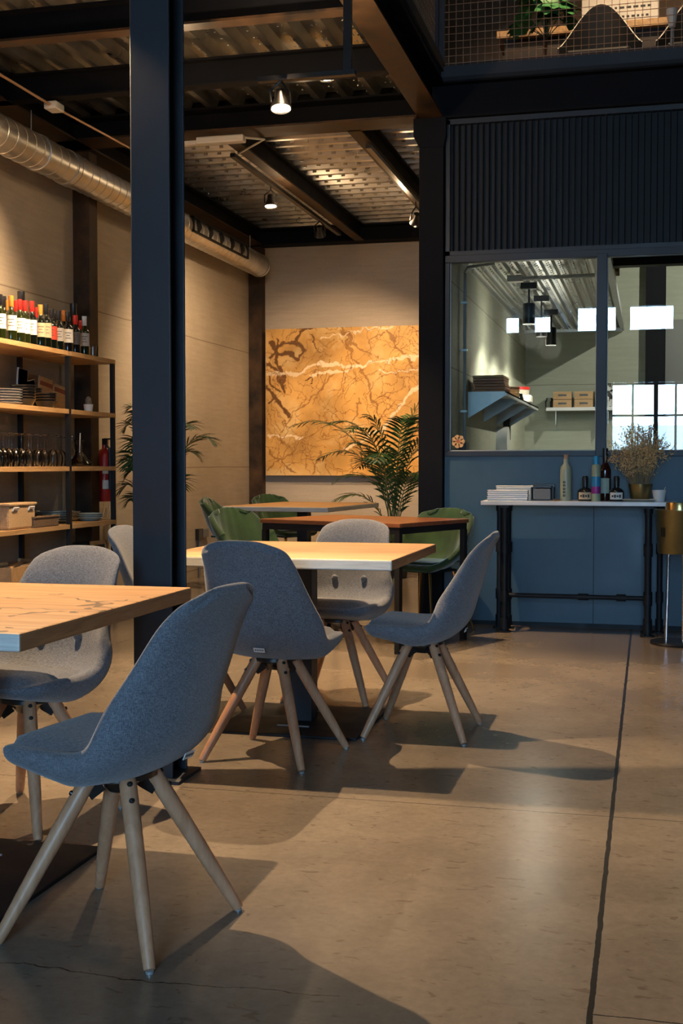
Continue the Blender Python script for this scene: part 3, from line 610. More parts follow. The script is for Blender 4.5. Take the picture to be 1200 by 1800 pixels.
# ================================================================ marble panel
def marble():
    import numpy as np
    NX, NZ = 420, 390; Wd, Hd = 2.3, 1.61
    q = thing('marble_panel', 'glossy golden marble panel with brown and white veins on the back wall', 'artwork', (-4.115, 12.9, .99))
    gx, gz = np.meshgrid(np.linspace(0, Wd, NX), np.linspace(0, Hd, NZ))
    rs = np.random.RandomState(3)
    def fbm(x, z, f, o=5, seed=0):
        out = np.zeros_like(x); r = np.random.RandomState(seed); a = 1.0; tot = 0
        for k in range(o):
            n = 64; g = r.rand(n, n); xi = (x*f) % n; zi = (z*f) % n; x0 = xi.astype(int); z0 = zi.astype(int); fx = xi-x0; fz = zi-z0
            fx = fx*fx*(3-2*fx); fz = fz*fz*(3-2*fz); x1 = (x0+1) % n; z1 = (z0+1) % n
            out += a*((g[z0 % n, x0 % n]*(1-fx)+g[z0 % n, x1]*fx)*(1-fz)+(g[z1, x0 % n]*(1-fx)+g[z1, x1]*fx)*fz); tot += a; a *= .55; f *= 2.03
        return out/tot
    wx = gx+(fbm(gx, gz, 5, 5, 1)-.5)*.16+(fbm(gx, gz, 17, 4, 21)-.5)*.05; wz = gz+(fbm(gx, gz, 5, 5, 2)-.5)*.16+(fbm(gx, gz, 17, 4, 22)-.5)*.05
    base = np.stack([.66+0*gx, .36+0*gx, .105+0*gx], -1); n1 = fbm(gx, gz, 3, 6, 5)[..., None]
    base = base*(.40+.95*n1); pale = np.array([.80, .60, .30]); k = np.clip((fbm(gx, gz, 4, 5, 8)-.5)*3, 0, 1)[..., None]; base = base*(1-k*.6)+pale*k*.6
    sx = Wd/ (1.732)  # photo crop shows the left 1.73 m
    def P(u, v): # crop coords of the picture of the panel (390..1095, 60..715)
        return ((u-390)/705*1.735, (715-v)/655*1.61)
    def dist(poly, x, z):
        d = np.full_like(x, 9.)
        for (a, b), (c_, e) in zip(poly[:-1], poly[1:]):
            vx, vz = c_-a, e-b; L = vx*vx+vz*vz+1e-9; t_ = np.clip(((x-a)*vx+(z-b)*vz)/L, 0, 1); d = np.minimum(d, np.hypot(x-a-t_*vx, z-b-t_*vz))
        return d
    def paint(poly, w, col, al=1, x=wx, z=wz, soft=.5):
        nonlocal base
        d = dist([P(*p) for p in poly], x, z); wv = w*(.45+1.1*fbm(gx, gz, 8, 3, 11)); m = np.clip((wv-d)/(wv*soft*.6), 0, 1)[..., None]*al; base = base*(1-m)+np.array(col)*m
    BR = (.13, .055, .018); B2 = (.30, .14, .04); WH = (.85, .68, .46)
    for pl, w in (([(620, 55), (560, 90), (520, 125), (470, 110), (430, 150), (400, 195)], .028), ([(400, 120), (440, 170), (500, 180), (545, 190), (560, 160), (520, 120)], .034), ([(430, 100), (435, 160), (440, 220), (470, 290), (480, 350)], .03),
                  ([(395, 235), (430, 250), (460, 300)], .03), ([(395, 330), (430, 370), (470, 410), (500, 455)], .034), ([(400, 400), (440, 380), (470, 400), (490, 440)], .022), ([(395, 270), (420, 320), (460, 350)], .02), ([(570, 280), (600, 270), (590, 300)], .014), ([(610, 90), (620, 140), (640, 180)], .012)): paint(pl, w*.75, BR, .97)
    for pl, w in (([(740, 60), (790, 150), (830, 260), (880, 350), (910, 430)], .011), ([(960, 60), (985, 130), (1030, 200), (1055, 250)], .011), ([(740, 75), (800, 130), (850, 155), (875, 185)], .014), ([(700, 270), (620, 350), (540, 430), (460, 520)], .009), ([(680, 200), (660, 290), (610, 400)], .005),
                  ([(395, 690), (440, 650), (520, 620), (560, 560)], .008), ([(650, 620), (620, 670), (595, 712)], .010), ([(400, 620), (460, 650), (510, 710)], .009), ([(910, 285), (980, 265), (1020, 300), (1025, 345), (960, 360), (880, 380)], .006), ([(740, 560), (820, 430), (830, 380)], .006), ([(870, 130), (900, 110), (950, 80)], .007), ([(800, 500), (900, 470), (1000, 400)], .005), ([(670, 670), (680, 715)], .008), ([(780, 640), (790, 715)], .005), ([(560, 640), (650, 660)], .004), ([(520, 560), (640, 600)], .004)): paint(pl, w*1.2, B2, .85)
    for pl, w in (([(395, 275), (500, 265), (600, 235), (700, 225), (840, 232)], .022), ([(600, 270), (720, 262), (800, 235), (900, 215), (1095, 195)], .016), ([(640, 105), (720, 100), (800, 90), (900, 70), (1095, 35)], .014), ([(900, 262), (1000, 262), (1095, 255)], .012), ([(1095, 325), (1050, 370), (1000, 440), (930, 500), (860, 545), (760, 600)], .017), ([(392, 540), (440, 545), (500, 550), (560, 565)], .016)): paint(pl, w, WH, .75)
    # fine network
    r2 = np.random.RandomState(9)
    for k in range(260):
        x = r2.uniform(0, Wd); z = r2.uniform(0, Hd); a = r2.uniform(0, 2*pi); pl = [(x, z)]
        for j in range(r2.randint(4, 11)): a += r2.uniform(-.7, .7); x += cos(a)*.05; z += sin(a)*.05; pl.append((x, z))
        d = dist(pl, wx, wz); m = np.clip((.0042-d)/.003, 0, 1)[..., None]*.85; base = base*(1-m)+np.array((.24, .10, .03))*m
    # front face mesh
    vs = np.stack([gx, 0*gx, gz], -1).reshape(-1, 3); idx = np.arange(NX*NZ).reshape(NZ, NX)
    fs = np.stack([idx[:-1, :-1], idx[:-1, 1:], idx[1:, 1:], idx[1:, :-1]], -1).reshape(-1, 4)
    me = bpy.data.meshes.new('stone_face'); me.from_pydata(vs.tolist(), [], fs.tolist()); ca = me.color_attributes.new('veins', 'FLOAT_COLOR', 'POINT')
    c4 = np.concatenate([base, np.ones((NZ, NX, 1))], -1).astype('f').ravel(); ca.data.foreach_set('color', c4)
    m = mat('golden_marble', (.6, .4, .1), .22); t = NT(m); at_ = t.n('VertexColor', layer_name='veins'); t.base(at_.outputs[0]); me.materials.append(m)
    o = bpy.data.objects.new('stone_face', me); COL.objects.link(o); o.parent = q
    MB().box(0, Wd, .001, .025, 0, Hd).build('stone_slab', mat('marble_edge', (.45, .28, .1), .4), q)
    for x in (.3, 1.5): MB().box(x, x+.08, .025, .1, .3, 1.3).build('mounting_rail', BLK, q)
marble()

# ================================================================ tweed chairs
def lerp(tab, v):
    for (a, *p), (b_, *r) in zip(tab[:-1], tab[1:]):
        if v <= b_:
            t = (v-a)/(b_-a); t = max(0, min(1, t)); return [x+(y-x)*t for x, y in zip(p, r)]
    return list(tab[-1][1:])
def smoothtab(tab, v):
    """catmull-rom through table values"""
    n = len(tab); i = 0
    while i < n-2 and v > tab[i+1][0]: i += 1
    p0 = tab[max(i-1, 0)]; p1 = tab[i]; p2 = tab[i+1]; p3 = tab[min(i+2, n-1)]; t = (v-p1[0])/(p2[0]-p1[0]); out = []
    for k in range(1, len(p1)):
        a, b_, c_, d = p0[k], p1[k], p2[k], p3[k]; out.append(.5*((2*b_)+(-a+c_)*t+(2*a-5*b_+4*c_-d)*t*t+(-a+3*b_-3*c_+d)*t**3))
    return out
def shell_mesh(tab, nu=18, nv=44, thick=lambda v: .03, quilt=0):
    """tab rows: v, forward, z, half width, side lift (up), side wrap (forward)"""
    top = []; cen = []
    for j in range(nv+1):
        v = j/nv; f, z, w, up, wr = smoothtab(tab, v); row = []
        e = 1.0
        if v > .90: e = max(.0, 1-((v-.90)/.10)**2.6*.30)
        if v < .10: e = 1-((.10-v)/.10)**2.2*.32
        for i in range(nu+1):
            u = -1+2*i/nu; uu = u; a = abs(u)**2.4
            drop = 0
            if v > .86: drop = ((v-.86)/.14)*.020*abs(u)**4
            row.append(Vector((f+wr*a, w*e*uu, z+up*a-drop)))
        top.append(row)
    nrm = []
    for j in range(nv+1):
        r = []
        for i in range(nu+1):
            du = top[j][min(i+1, nu)]-top[j][max(i-1, 0)]; dv = top[min(j+1, nv)][i]-top[max(j-1, 0)][i]; r.append(du.cross(dv).normalized())
        nrm.append(r)
    vs = []; fs = []; NU = nu+1; NV = nv+1; off = NU*NV
    for j in range(NV):
        for i in range(NU):
            q = 0
            if quilt: q = .004*abs(sin(pi*quilt*(i/nu)))*(1 if j/nv > .35 else .5)
            vs.append(top[j][i]-nrm[j][i]*q*1.0)
    sgn = -1 if nrm[nv//2][nu//2].x > 0 else 1
    for j in range(NV):
        for i in range(NU):
            th = thick(j/nv); ed = min(i, nu-i, j, nv-j); k = .55 if ed == 0 else (.85 if ed == 1 else 1)
            vs.append(top[j][i]+nrm[j][i]*(th*k)*sgn)
    for j in range(nv):
        for i in range(nu):
            a = j*NU+i; fs.append((a, a+1, a+NU+1, a+NU)); a += off; fs.append((a, a+NU, a+NU+1, a+1))
    ring = [i for i in range(NU)]+[j*NU+nu for j in range(1, NV)]+[nv*NU+i for i in range(nu-1, -1, -1)]+[j*NU for j in range(nv-1, 0, -1)]
    for a, b_ in zip(ring, ring[1:]+ring[:1]): fs.append((a, b_, b_+off, a+off))
    return vs, fs, top, nrm, sgn
TAB = [(0, .222, .448, .185, .002, 0), (.08, .19, .462, .205, .004, 0), (.22, .10, .460, .225, .012, 0), (.36, 0, .452, .230, .022, .005), (.46, -.075, .455, .238, .040, .02), (.54, -.135, .490, .236, .045, .055),
       (.62, -.172, .550, .218, .03, .075), (.74, -.212, .655, .200, .01, .06), (.86, -.247, .760, .184, 0, .035), (.94, -.276, .820, .176, 0, .014), (1.0, -.300, .848, .168, -.004, -.002)]
def tweed_chair(label, loc, rz, name='dining_chair'):
    t = thing(name, label, 'chair', loc, rz, 'grey tweed chairs at the near tables')
    th = lambda v: .045+.035*max(0, 1-abs(v-.35)/.3)-.018*max(0, (v-.6)/.4)
    vs, fs, top, nrm, sgn = shell_mesh(TAB, thick=th)
    sh = MB().add(vs, fs, 0, True).build('seat_shell', TWEED, t, sub=1, auto=180)
    # seat cushion pad lying in the shell
    nu, nv = 12, 12; pv = []; pf = []
    for k in (0, 1):
        for j in range(nv+1):
            for i in range(nu+1):
                a = -1+2*i/nu; b_ = j/nv; f, z, w, up, wr = smoothtab(TAB, .05+.42*b_); ed = 1-max(abs(a), abs(2*b_-1))**6
                rr = sqrt(1-.28*(abs(a)**4)*((2*b_-1)**4)); pv.append((f*1.0+.0*rr, w*.88*a*rr, z+.0*up+(k*.026*ed if k else -.004)))
    N = (nu+1)*(nv+1)
    for j in range(nv):
        for i in range(nu):
            a = j*(nu+1)+i; pf.append((a, a+nu+1, a+nu+2, a+1)); a += N; pf.append((a, a+1, a+nu+2, a+nu+1))
    MB().add(pv, pf, 0, True).build('seat_cushion', TWEED, t, auto=180)
    # piping along the lower back edge
    pp = []
    for i in range(17):
        u = -1+2*i/16; f, z, w, up, wr = smoothtab(TAB, .56); d = th(.56); pp.append((f+wr*abs(u)**2.4-d*.94-.004+.03*abs(u)**3, w*u*.995, z+up*abs(u)**2.4-.040))
    # buttons
    for s in (-1, 1):
        f, z, w, up, wr = smoothtab(TAB, .635); MB().lathe([(0, .018), (.011, .015), (.016, .006), (.015, 0), (0, 0)], (f+.010, s*.075, z), 12, 0, Matrix.Rotation(pi/2, 3, 'Y')@Matrix.Rotation(0, 3, 'X')).build('button', TWEED, t)
    tg = MB(); M = Matrix.Rotation(-.42, 3, 'Y'); f, z, *_ = smoothtab(TAB, .55)
    bk = Vector((-.176, 0, .432)); tg.obox(bk+Vector((0, -.02, 0)), .002, .045, .018, M); g = tg.build('maker_tag', mat('tag_white', (.62, .62, .62), .7), t)
    w_ = MB()
    for k in range(5): w_.obox(bk+Vector((-.0015, -.035+k*.0075, 0)), .001, .004, .006, M)
    w_.build('tag_print', TEXTM, g)
    # hub
    hb = MB().lathe([(0, .385), (.085, .385), (.085, .372), (.05, .36), (.03, .335), (0, .33)], n=20)
    for k in range(4):
        a = pi/4+k*pi/2; M = Matrix.Rotation(a, 3, 'Z'); hb.obox(M@Vector((.06, 0, .35)), .10, .024, .006, M@Matrix.Rotation(.5, 3, 'Y'))
        hb.obox(M@Vector((.066, 0, .345)), .04, .022, .034, M@Matrix.Rotation(.6, 3, 'Y'))
    hb.build('hub_bracket', BLKPL, t)
    for k in range(4):
        a = pi/4+k*pi/2; d = Vector((cos(a), sin(a), 0)); p1 = d*.068+Vector((0, 0, .385)); p2 = d*.292+Vector((0, 0, .008))
        L = MB().tube([p1, p1.lerp(p2, .05), p1.lerp(p2, .35), p1.lerp(p2, .7), p1.lerp(p2, .97), p2], [.0195, .021, .0205, .018, .0145, .0135], 16).build('leg', BEECH, t)
        ax = (p2-p1).normalized(); nn = (d*ax.z*-1+Vector((0, 0, 1))*Vector((ax.x, ax.y)).length)
        nn = (d-ax*d.dot(ax)).normalized()
        for s in (.06, .15):
            c0 = p1.lerp(p2, s)+nn*.0185; MB().lathe([(0, .007), (.005, .006), (.0075, 0), (0, -.004)], c0, 12, 0, nn.to_track_quat('Z', 'Y').to_matrix()).build('bolt', BLKPL, L)
        MB().lathe([(0, 0), (.009, 0), (.010, .007), (0, .008)], p2-Vector((0, 0, .0082)), 12).build('foot_glide', STEEL, L)
    return t
ch = tweed_chair('grey tweed chair nearest the viewer, seen side on at the nearest table', (-1.225, 2.69, 0), pi-radians(9))
CH = [((-.905, 4.985, 0), pi-radians(1), 'grey tweed chair at the right end of the middle table, side on in profile'),
      ((-1.38, 4.44, 0), pi/2-radians(9), 'grey tweed chair with its back to the viewer in front of the middle table'),
      ((-1.43, 5.61, 0), -pi/2-radians(5), 'grey tweed chair behind the middle table facing the viewer, two buttons on its back'),
      ((-1.99, 5.02, 0), 0-radians(4), 'grey tweed chair at the left end of the middle table mostly behind the column'),
      ((-1.90, 3.47, 0), -pi/2-radians(11), 'grey tweed chair tucked behind the nearest table on the left, facing the viewer')]
for l, r, lab in CH: dup(ch, l, r, lab)

# ================================================================ tables
def block_table(label, x0, x1, y0, y1, topm, side=None, name='dining_table', zt=.75, th=.042, plate=.62, rz=0):
    cx, cy = (x0+x1)/2, (y0+y1)/2; t = thing(name, label, 'table', (cx, cy, 0), rz); a, b_ = (x1-x0)/2, (y1-y0)/2
    mb = MB(); mb.box(-a, a, -b_, b_, zt-th, zt); o = mb.build('tabletop', [topm, OAKSIDE, WHITEW], t, bevel=.006)
    for p in o.data.polygons:
        n = p.normal
        p.material_index = 0 if abs(n.z) > .5 else (2 if abs(n.y) > .5 or side else 1)
    MB().box(-.05, .05, -.05, .05, .012, zt-th-.012).build('pedestal_post', NAVY, t, bevel=.004)
    MB().box(-plate/2, plate/2, -plate/2, plate/2, 0, .012).build('base_plate', BLK, t, bevel=.003)
    MB().box(-.2, .2, -.2, .2, zt-th-.012, zt-th).build('mounting_plate', BLK, t)
    MB().tube([(-.07, -.16, .0145), (.07, -.16, .0145)], .0035, 6).tube([(-.07, .16, .0145), (.07, .16, .0145)], .0035, 6).build('weld', STEEL, t)
    return t
block_table('nearest square wooden table at lower left, cracked honey timber top', -2.34, -1.325, 2.39, 3.42, OAKC)
block_table('middle square wooden table with whitewashed front edge, right of the column', -1.94, -.95, 4.558, 5.555, OAK)
block_table('far pale wooden table in front of the marble panel among green chairs', -3.53, -2.55, 9.98, 11.35, OAK, 1, rz=radians(-6))
# brown square table with steel frame
t = thing('steel_frame_table', 'red brown square table with black steel frame between wood and green chairs', 'table', ((-2.414-1.084)/2, 7.54, 0), radians(-22))
MB().box(-.53, .53, -.40, .40, .745, .77).build('tabletop', BROWNT, t, bevel=.003)
MB().box(-.52, .52, -.39, -.36, .705, .744).box(-.52, .52, .36, .39, .705, .744).box(-.52, -.49, -.36, .36, .705, .744).box(.49, .52, -.36, .36, .705, .744).build('apron', BLK, t)
for sx in (-.505, .505):
    for sy in (-.375, .375): MB().box(sx-.017, sx+.017, sy-.017, sy+.017, 0, .705).build('leg', BLK, t)

# ================================================================ green velvet chairs
TG = [(0, .25, .445, .20, .0, 0), (.08, .22, .462, .225, .004, 0), (.22, .12, .46, .235, .03, 0), (.36, 0, .455, .245, .10, .0), (.46, -.08, .455, .25, .15, .03), (.54, -.15, .49, .25, .15, .08),
      (.64, -.20, .57, .245, .09, .12), (.76, -.235, .67, .235, .03, .09), (.88, -.262, .76, .22, .0, .05), (.95, -.275, .80, .21, 0, .03), (1.0, -.285, .82, .20, -.005, .01)]
def green_chair(label, loc, rz):
    t = thing('velvet_chair', label, 'chair', loc, rz, 'green velvet chairs in the far bay')
    vs, fs, *_ = shell_mesh(TG, nu=24, thick=lambda v: .05, quilt=6)
    MB().add(vs, fs, 0, True).build('seat_shell', VELVET, t, auto=180)
    MB().box(-.19, .2, -.2, .2, .462, .48).build('seat_pad', VELVET, t, bevel=.008)
    for sx in (-1, 1):
        for sy in (-1, 1): MB().tube([(sx*.13, sy*.13, .42), (sx*.24, sy*.23, 0)], .010, 8, r2=.007).build('leg', GOLDLEG, t)
    MB().box(-.15, .15, -.15, .15, .405, .418).build('seat_frame', BLK, t)
    return t
gc = green_chair('green velvet chair right of the red brown table, by the pillar', (-1.44, 8.0, 0), -pi/2-radians(26))
for l, r, lab in (((-2.55, 7.83, 0), radians(-24), 'green velvet chair left of the red brown table, turned to the right'),
                  ((-3.62, 10.45, 0), radians(8), 'green velvet chair at the left end of the far pale table, side on'),
                  ((-3.45, 11.45, 0), radians(-30), 'green velvet chair furthest back in the corner beyond the far pale table')): dup(gc, l, r, lab)

# ================================================================ palms
def palm(label, loc, fronds, pot_h=.35, pot_r=.17):
    t = thing('potted_palm', label, 'plant', loc)
    MB().lathe([(pot_r*.75, 0), (pot_r, pot_h), (pot_r*.93, pot_h), (pot_r*.7, .03)], n=24).build('pot', TERRA, t)
    MB().lathe([(0, pot_h-.03), (pot_r*.92, pot_h-.03), (pot_r*.9, pot_h-.05), (0, pot_h-.05)], n=16).build('soil', mat('soil', (.03, .02, .012), .9), t)
    for az, reach, hgt, droop, start in fronds:
        d = Vector((cos(az), sin(az), 0)); base_ = Vector((random.uniform(-.05, .05), random.uniform(-.05, .05), pot_h-.03)); N = 26; P = []
        for k in range(N+1):
            s = k/N; P.append(base_+d*(reach*(s**1.7))+Vector((0, 0, hgt*(1-(1-s)**1.6)-droop*max(0, s-.45)**2*3)))
        mb = MB(); mb.tube(P, .007, 6, 1, r2=.002)
        for k in range(int(N*start), N+1):
            s = k/N; tan = (P[min(k+1, N)]-P[max(k-1, 0)]).normalized(); side = tan.cross(Vector((0, 0, 1)))
            side = side.normalized() if side.length > .1 else Vector((-d.y, d.x, 0)); up = side.cross(tan)
            Lg = .30*(sin(pi*min(1, (s-start)/(1-start)*.82+.16))**.6)*min(1, .5+reach)
            for sg in (-1, 1):
                dr = (side*sg*.82+tan*.65+up*random.uniform(-.02, .22)).normalized(); wv = tan.cross(dr).cross(dr).normalized()*.011; q0 = P[k]; pts = []
                for j, (f, ww) in enumerate(((0, .35), (.3, 1), (.65, .85), (1, .05))):
                    c0 = q0+dr*Lg*f+Vector((0, 0, -.28*Lg*f*f)); pts += [c0-wv*ww, c0+Vector((0, 0, -.003*ww)), c0+wv*ww]
                fs = []
                for j in range(3):
                    for e in (0, 1): a = 3*j+e; fs.append((a, a+1, a+4, a+3))
                mb.add(pts, fs, 0, True)
        mb.build('frond', [LEAF, STEMG], t, auto=180)
def camdir(deg): return radians(deg)
palm('large palm in front of the marble panel beside the pillar', (-2.42, 11.7, 0),
     [(radians(a), b, c, d, e) for a, b, c, d, e in ((186, 1.0, 1.42, .28, .32), (198, .72, 1.40, .25, .3), (172, .8, 1.12, .30, .3), (235, .55, 1.3, .2, .35), (268, .45, 1.1, .3, .3), (300, .35, 1.35, .15, .35), (18, .42, 1.62, .08, .3), (8, .55, 1.45, .12, .3), (345, .45, 1.2, .2, .35), (60, .35, 1.4, .15, .35),
      (150, .5, 1.0, .25, .3), (190, .62, .85, .25, .3), (205, .55, .62, .2, .3), (320, .4, .85, .2, .3), (10, .35, 1.15, .15, .3), (195, .45, 1.15, .2, .3), (25, .5, .8, .2, .3), (210, .3, 1.35, .1, .3))])
palm('palm between the end of the bottle shelf and the column', (-3.80, 9.12, 0),
     [(radians(a), b if not 160 < a < 260 else min(b, .27), c, d, e) for a, b, c, d, e in ((232, .42, 1.42, .30, .35), (205, .45, 1.38, .25, .35), (262, .4, 1.1, .35, .35), (350, .33, 1.28, .2, .35), (15, .36, 1.08, .25, .35), (90, .3, 1.3, .2, .35), (330, .3, .85, .25, .35), (215, .45, .80, .25, .3), (285, .25, 1.35, .2, .35), (245, .35, .62, .1, .3), (200, .3, 1.0, .2, .3), (190, .5, .7, .25, .3), (225, .38, 1.3, .25, .3), (250, .5, 1.2, .3, .3), (195, .33, 1.42, .2, .3), (210, .5, .95, .3, .3), (5, .45, 1.2, .25, .3), (238, .45, 1.0, .25, .3))], .34, .16)

# ================================================================ bottle shelf
SX0, SX1 = -4.27, -3.88
SHZ = (.30, .70, 1.10, 1.495, 1.895)
t = thing('shelving_unit', 'open black steel shelving unit with wooden shelves along the left wall', 'shelf', (0, 0, 0))
for y in (4.6, 6.15, 7.72, 8.44):
    for x in (SX0+.012, SX1-.012): MB().box(x-.015, x+.015, y-.015, y+.015, 0, 1.862 if True else 0).build('post', BLK, t)
for z in SHZ:
    for a, b_ in ((4.6, 7.70), (7.74, 8.46)): MB().box(SX0, SX1+.005, a, b_, z-.032, z).build('shelf_board', SHELFW, t, bevel=.002)
SHF = t
def onshelf(u, x, lvl): # point on shelf level above pixel column u at depth x
    p = at(u, 800, 0, x); return (x, p.y, SHZ[lvl])
BOT = {}
def bottle(p, label, glass, cap, lab, h=.30, r=.037, labh=(.07, .17), name='wine_bottle', group='wine bottles on top of the shelving', rz=0, labcol2=None):
    t = thing(name, label, 'bottle', p, rz, group)
    b1, s1 = h*.58, h*.70
    MB().lathe([(0, .004), (r*.8, 0), (r, .004), (r, b1), (r*.92, b1+h*.04), (r*.42, s1), (r*.38, h*.985), (r*.43, h*.985), (r*.43, h), (0, h)], n=18).build('glass_body', glass, t)
    MB().lathe([(r*.41, h*.76), (r*.44, h*.765), (r*.47, h*.985), (r*.46, h+.001), (0, h+.0015)], n=16).build('capsule', cap, t)
    n = 14; vs = []; fs = []
    for k in range(n+1):
        a = -1.25+2.5*k/n
        for z in labh: vs.append(((r+.0008)*cos(a), (r+.0008)*sin(a), z*h/.30))
    for k in range(n): fs.append((2*k, 2*k+2, 2*k+3, 2*k+1))
    lo = MB().add(vs, fs, 0, True).build('label', lab, t)
    ln = MB()
    for j in range(3):
        z = (labh[0]+(labh[1]-labh[0])*(.3+.2*j))*h/.30; w_ = (.5, .3, .6)[j]; pv = []; pf = []
        for k in range(5):
            a = -w_+2*w_*k/4
            for dz in (0, .004): pv.append(((r+.0014)*cos(a), (r+.0014)*sin(a), z+dz))
        for k in range(4): pf.append((2*k, 2*k+2, 2*k+3, 2*k+1))
        ln.add(pv, pf)
    ln.build('label_print', TEXTM if labcol2 is None else labcol2, lo)
    return t
GD = mat('dark_green_glass', (.003, .005, .003), .06, 0, Specular_IOR_Level=.8); GG = mat('olive_glass', (.010, .014, .003), .06); GW = mat('black_glass', (.004, .004, .005), .06)
CR = mat('red_capsule', (.50, .02, .015), .35); CO = mat('orange_capsule', (.62, .20, .03), .35); CB = mat('black_capsule', (.012, .012, .014), .3); CW = mat('white_capsule', (.6, .6, .58), .4); CY = mat('gold_capsule', (.5, .26, .05), .35)
LW = mat('white_label', (.72, .70, .64), .7); LT = mat('tan_label', (.52, .40, .26), .7); LR = mat('red_label', (.5, .04, .02), .6); LG = mat('grey_label', (.38, .36, .34), .7); LK = mat('dark_label', (.05, .05, .06), .6)
F, B = -3.935, -4.06
BL = [(-30, F, GD, CR, LW, .30, 'just outside the left edge of the frame'), (-10, F, GG, CB, LW, .30, 'cut by the left edge of the frame'), (3, F, GG, CB, LW, .30, 'first white labelled one at the left edge'), (9, B, GD, CB, LW, .33, 'tall dark necked one second from the left edge'), (22, F, GG, CO, LW, .31, 'with orange capsule near the left edge'),
      (16, B, GD, CO, LW, .31, 'orange capped in the rear row near the left edge'), (31, B, GG, CR, LW, .32, 'red capped in the rear row left of the tall bottle'), (40, B-.08, GW, CB, LW, .42, 'tall black magnum behind the left group'), (37, F, GG, CR, LW, .30, 'red capped in front of the tall left magnum'),
      (46, F, GG, CR, LW, .30, 'red capped just right of the tall left magnum'), (58, F, GD, CR, LW, .31, 'red capped with broad white label'), (67, B, GD, CR, LW, .31, 'dark red capped in the rear row left of the gold cap'), (73, F, GD, CY, LT, .30, 'gold capped with tan label'), (83, F, GD, CB, LT, .315, 'black capped with tan label'),
      (93, F, GD, CB, LR, .29, 'with a red label'), (105, F, GD, CB, LG, .29, 'with a grey label, black cap'), (99, B, GW, CB, LK, .30, 'plain dark one in the rear row behind the grey label'), (114, B, GD, CO, LK, .34, 'tall dark one with orange capsule'), (121, F, GW, CB, LW, .30, 'dark one with square white label'),
      (131, B-.09, GW, CB, LK, .44, 'tall black magnum against the dark wall column'), (134, F, GW, CR, LK, .29, 'red capped in front of the right magnum'), (144, B+.02, GW, CR, LK, .29, 'dark red capped behind the white capped one'), (150, F, GG, CW, LG, .30, 'green with white capsule, last on the right')]
for u, x, g, c_, l, h, d in BL:
    p = onshelf(u, x, 4); big = h > .4
    bottle(p, 'wine bottle '+d, g, c_, l, h*.93, .055 if big else .037, rz=radians(-62)+random.uniform(-.15, .15))
tag(MB().lathe([(0, .003), (.035, 0), (.038, .005), (.04, .075), (.036, .075), (.034, .01), (0, .01)], n=18).build('glass_tumbler', GLASS, loc=onshelf(165, F, 4)), 'clear glass candle jar at the right end of the top shelf', 'glass')
q = thing('picture_frame', 'thin orange wooden frame standing at the right end of the top shelf', 'frame', (SX0+.06, 8.36, SHZ[4]))
MB().box(0, .02, -.09, .09, 0, .012).box(0, .02, -.09, .09, .238, .25).box(0, .02, -.09, -.078, 0, .25).box(0, .02, .078, .09, 0, .25).build('frame', CRATEW, q); MB().box(.003, .01, -.08, .08, .01, .24).build('panel', mat('orange_card', (.45, .2, .07), .7), q)
# level 3 (z 1.495): plates, bowls, menus, cactus
def plate(label, p, r, m, group, nm='plate', h=.02):
    return tag(MB().lathe([(0, .003), (r*.6, 0), (r*.65, .004), (r, h), (r*.97, h+.002), (r*.62, .008), (0, .008)], n=26).build(nm, m, loc=p), label, 'plate', group)
def stack(u, x, lvl, n, r, m, dz, desc, group, nm='plate', h=.02, cat=None):
    p = onshelf(u, x, lvl)
    for k in range(n):
        w_ = 'bottom' if k == 0 else ('topmost' if k == n-1 else ('second', 'third', 'fourth', 'fifth', 'sixth')[k-1]+' from the bottom')
        o = plate('%s, %s' % (desc, w_), (p[0], p[1], p[2]+k*dz), r, m, group, nm, h)
        if cat: o['category'] = cat
stack(8, -4.06, 3, 6, .12, mat('grey_ceramic', (.3, .3, .31), .3), .017, 'grey plate in the stack on the second shelf', 'grey plates on the second shelf')
stack(42, -4.0, 3, 6, .085, BLACKC, .018, 'black bowl in the left stack, second shelf', 'black bowls left stack', 'bowl', .05, 'bowl')
stack(57, -4.1, 3, 6, .07, BLACKC, .018, 'black bowl in the middle stack, second shelf', 'black bowls middle stack', 'bowl', .05, 'bowl')
stack(80, -4.0, 3, 4, .08, BLACKC, .018, 'black bowl in the stack by the post', 'black bowls right stack', 'bowl', .05, 'bowl')
for u, w_, h, m, tl, lab in ((37, .03, .28, WHITE, .12, 'tall white menu folder leaning behind the black bowls'), (48, .02, .2, CELADON, .05, 'pale blue booklet leaning behind the black bowls'), (58, .02, .21, LW, -.2, 'white booklet leaning right behind the black bowls')):
    p = onshelf(u, -4.2, 3); q = thing('menu_booklet', lab, 'booklet', p); M = Matrix.Rotation(-tl, 3, 'X')
    MB().obox(M@Vector((0, 0, h/2)), .012, .13, h, M).build('cover', m, q); MB().obox(M@Vector((.002, 0, h/2)), .008, .125, h-.006, M).build('pages', LW, q)
for u, h, m, lab in ((78, .24, CRATEW, 'brown wooden serving board leaning behind the right bowls'), (103, .2, SHELFW, 'tan wooden board leaning against the steel post')):
    p = onshelf(u, -4.2, 3); M = Matrix.Rotation(-.12, 3, 'X'); q = thing('serving_board', lab, 'board', p)
    MB().obox(M@Vector((0, 0, h/2)), .015, .2, h, M).build('board', m, q, bevel=.004); MB().obox(M@Vector((.003, 0, h*.8)), .014, .18, .03, M).build('red_band', mat('band_red', (.2, .04, .02), .6), q)
p = onshelf(156, -4.0, 3); q = thing('potted_cactus', 'small cactus in a white pot alone on the second shelf', 'plant', p)
MB().lathe([(.028, 0), (.036, .06), (.032, .06), (.026, .005)], n=18).build('pot', WHITE, q)
MB().lathe([(.0, .04), (.02, .045), (.026, .075), (.02, .105), (.008, .118), (0, .12)], n=14).build('cactus', noisy('cactus_skin', (.12, .1, .07), (.25, .2, .15), 60, .8), q)
